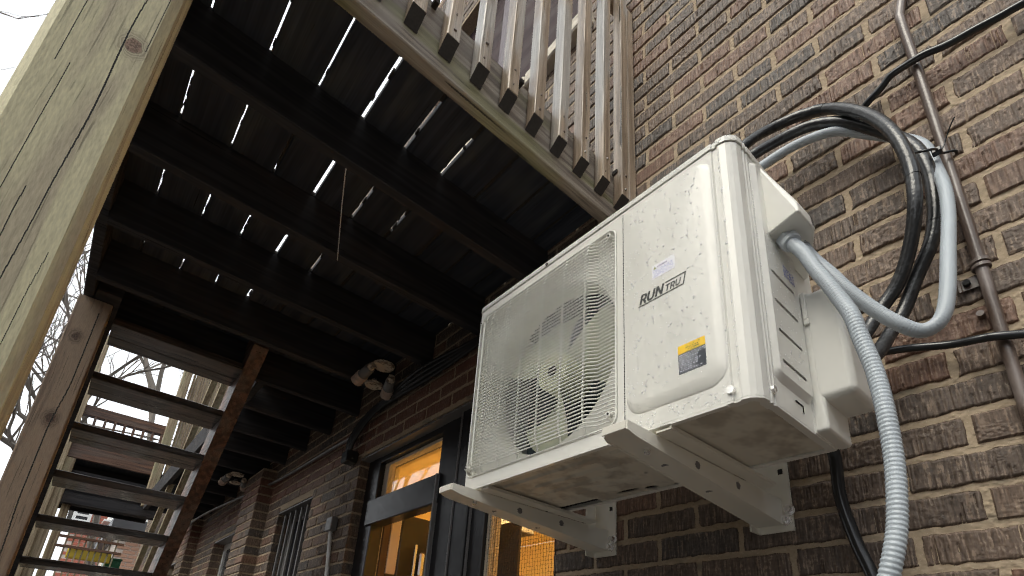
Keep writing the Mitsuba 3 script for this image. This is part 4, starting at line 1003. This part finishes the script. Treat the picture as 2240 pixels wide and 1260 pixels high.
# ------------------------------------------------------------------ the yard beyond the stairs
pc = thing('neighbour_porch', 'brown wooden porch with posts and beams seen through the stairs', 'porch')
PX = -8.0
add('guard_rail', plank(PX - 0.1, PX, -0.45, 0.70, 2.575, 2.70, 0.004, seed=300), 'brown_timber', parent=pc)
add('rim_beam', plank(PX - 0.04, PX, -0.42, 0.715, 2.02, 2.21, 0.004, seed=301), 'brown_timber', parent=pc)
for i in range(7):
    add('joist', plank(PX - 0.46 - 0.4 * i, PX - 0.42 - 0.4 * i, -0.55, 0.95, 1.90, 2.04, 0.004, seed=302 + i), 'dark_timber', parent=pc)
add('floor', bx(PX - 3.0, PX - 0.045, -0.6, 1.0, 2.045, 2.07), 'dark_board', parent=pc)
add('beam', plank(PX - 0.25, PX - 0.10, -0.22, 0.80, 1.80, 1.90, 0.004, seed=311), 'dark_timber', parent=pc)
add('beam', plank(PX - 0.25, PX - 0.10, -0.17, 0.80, 1.50, 1.63, 0.004, seed=303), 'dark_timber', parent=pc)
add('beam', plank(PX - 0.45, PX - 0.30, -0.17, 0.82, 1.64, 1.80, 0.004, seed=304), 'dark_timber', parent=pc)
add('post', plank(PX, PX + 0.12, -0.36, -0.24, -1.4, 3.6, 0.004, seed=305), 'pale_timber', parent=pc)
add('post', plank(PX, PX + 0.1, 0.60, 0.70, 1.6, 3.9, 0.004, seed=306), 'pale_timber', parent=pc)
add('post', plank(PX - 0.3, PX - 0.2, -0.13, -0.05, -1.4, 1.5, 0.004, seed=307), 'pale_timber', parent=pc)
add('post', plank(PX - 0.05, PX + 0.05, -0.25, -0.15, -1.4, 2.0, 0.004, seed=308), 'pale_timber', parent=pc)
for i in range(9):
    y = -0.125 + 0.1 * i
    add('baluster', plank(PX - 0.05, PX, y, y + 0.026, 2.211, 2.574, 0.002, seed=310 + i), 'brown_timber', parent=pc)
for i in range(9):
    y = 0.02 + 0.058 * i
    add('fence_slat', plank(PX + 0.02, PX + 0.05, y, y + 0.014, -0.2, 1.22, 0.002, seed=330 + i), 'pale_timber', parent=pc)
for z in (1.18, 1.08, 0.97):
    add('fence_rail', plank(PX + 0.052, PX + 0.07, -0.05, 0.56, z, z + 0.03, 0.002, seed=345), 'brown_timber', parent=pc)
for i in range(16):
    y = 0.73 + 0.034 * i
    add('screen_slat', plank(PX - 0.02, PX + 0.02, y, y + 0.024, 2.0, 3.9, 0.002, seed=350 + i), 'pale_timber', parent=pc)
k = thing('slide_panel', 'bright yellow plastic panel behind the slatted fence', 'playground slide')
add('panel', bx(-8.9, -8.85, 0.07, 0.53, 0.96, 1.085, 0.01), 'yellow_plastic', parent=k)
add('edge', bx(-8.85, -8.83, 0.07, 0.53, 1.086, 1.10, 0.004), 'yellow_plastic', parent=k)
k = thing('wheelie_bin', 'green plastic bin at the foot of the yard fence', 'bin')
add('body', trimesh.convex.convex_hull(np.array([(x, y, z) for z, e in ((0.2, 0.02), (1.02, 0.0)) for x in (-9.3 + e, -8.98 - e) for y in (0.48 + e, 0.66 - e)])), 'green_plastic', parent=k)
add('lid', bx(-9.32, -8.96, 0.47, 0.67, 1.022, 1.05, 0.008), 'green_plastic', parent=k)

def far_house(name, label, x, y0, y1, z0, z1, mat, windows, bw=0.34, bh=0.12):
    t = thing(name, label, 'house')
    w = add('wall', bx(x - 4, x, y0, y1, z0, z1), 'pale_mortar', parent=t)
    ms = []
    n = 0
    z = z0
    while z < z1 - bh:
        y = y0 + (n % 2) * bw / 2
        while y < y1 - bw:
            ms.append(bx(x, x + 0.02, y + 0.02, y + bw, z + 0.02, z + bh))
            y += bw
        z += bh; n += 1
    tag(add('brick', cat(ms), mat, parent=w), 'bricks of the distant wall', kind='stuff')
    for (a, b, c, d) in windows:
        f = add('window', cat([bx(x + 0.022, x + 0.08, a - 0.1, a, c - 0.1, d + 0.1), bx(x + 0.022, x + 0.08, b, b + 0.1, c - 0.1, d + 0.1), bx(x + 0.022, x + 0.078, a, b, d, d + 0.1), bx(x + 0.022, x + 0.078, a, b, c - 0.1, c), bx(x + 0.022, x + 0.076, a, b, (c + d) / 2 - 0.04, (c + d) / 2 + 0.04)]), 'white_paint', parent=t)
        add('pane', bx(x + 0.023, x + 0.03, a, b, c, d), 'dark_window', parent=f)
    add('roof', bx(x - 4.2, x + 0.25, y0 - 0.2, y1 + 0.2, z1, z1 + 0.25), 'dark_grey_paint', parent=t)
    return t
far_house('neighbour_house', 'red brick house far off between the stair treads', -24.0, 0.05, 3.6, -1.4, 4.5, 'red_brick', [(0.10, 0.42, 3.95, 4.25), (1.75, 2.1, 3.5, 4.3)])
far_house('neighbour_house', 'tan brick house at the right of the yard behind the fence', -14.0, 0.86, 3.0, -1.4, 2.2, 'tan_brick', [(1.9, 2.4, 0.8, 1.6)], 0.24, 0.085)
k = thing('air_conditioner', 'small white heat pump on the far red brick wall', 'air conditioner')
add('body', bx(-23.6, -23.2, 0.95, 1.40, 3.98, 4.30, 0.03), 'white_paint', parent=k)
add('fan_grille', cyl((-23.2, 1.22, 4.13), (-23.185, 1.22, 4.13), 0.11), 'grey_metal', parent=k)
add('shelf', bx(-23.97, -23.1, 0.85, 1.9, 3.90, 3.96), 'white_paint', parent=k)

def tree(name, label, x, y, h, seed, spread=0.36):
    t = thing(name, label, 'tree')
    r = np.random.default_rng(seed)
    segs = []
    trunk = []
    def grow(p, d, L, rad, depth):
        pts = [p]
        n = 4
        for _ in range(n):
            d = d + r.normal(0, 0.10, 3) + np.array([0, 0, 0.03]); d = d / np.linalg.norm(d)
            p = p + d * L / n
            pts.append(p)
        m = tube(pts, np.linspace(rad, rad * 0.6, n + 1), 5 if depth < 3 else 3, False)
        (trunk if depth == 0 else segs).append(m)
        if depth < 7 and rad > 0.0025:
            for c in range(3 if depth < 5 else 2):
                q = pts[-1] if c == 0 else pts[r.integers(2, n + 1)]
                e = d + r.normal(0, spread, 3); e[2] += 0.1; e /= np.linalg.norm(e)
                grow(q, e, L * r.uniform(0.6, 0.85), max(rad * 0.62, 0.007), depth + 1)
    grow(np.array([x, y, -1.4]), np.array([0, 0, 1.0]), h * 0.32, h * 0.012, 0)
    add('trunk', cat(trunk), 'bark', True, parent=t)
    tag(add('branches', cat(segs), 'bark', parent=t), 'bare twiggy winter branches', kind='stuff')
tree('bare_tree', 'bare winter tree with fine branches between the two timber posts', -17.0, -1.1, 15.0, 3)
tree('bare_tree', 'bare winter tree seen in the top gap of the stairs', -19.0, 0.7, 16.0, 12)
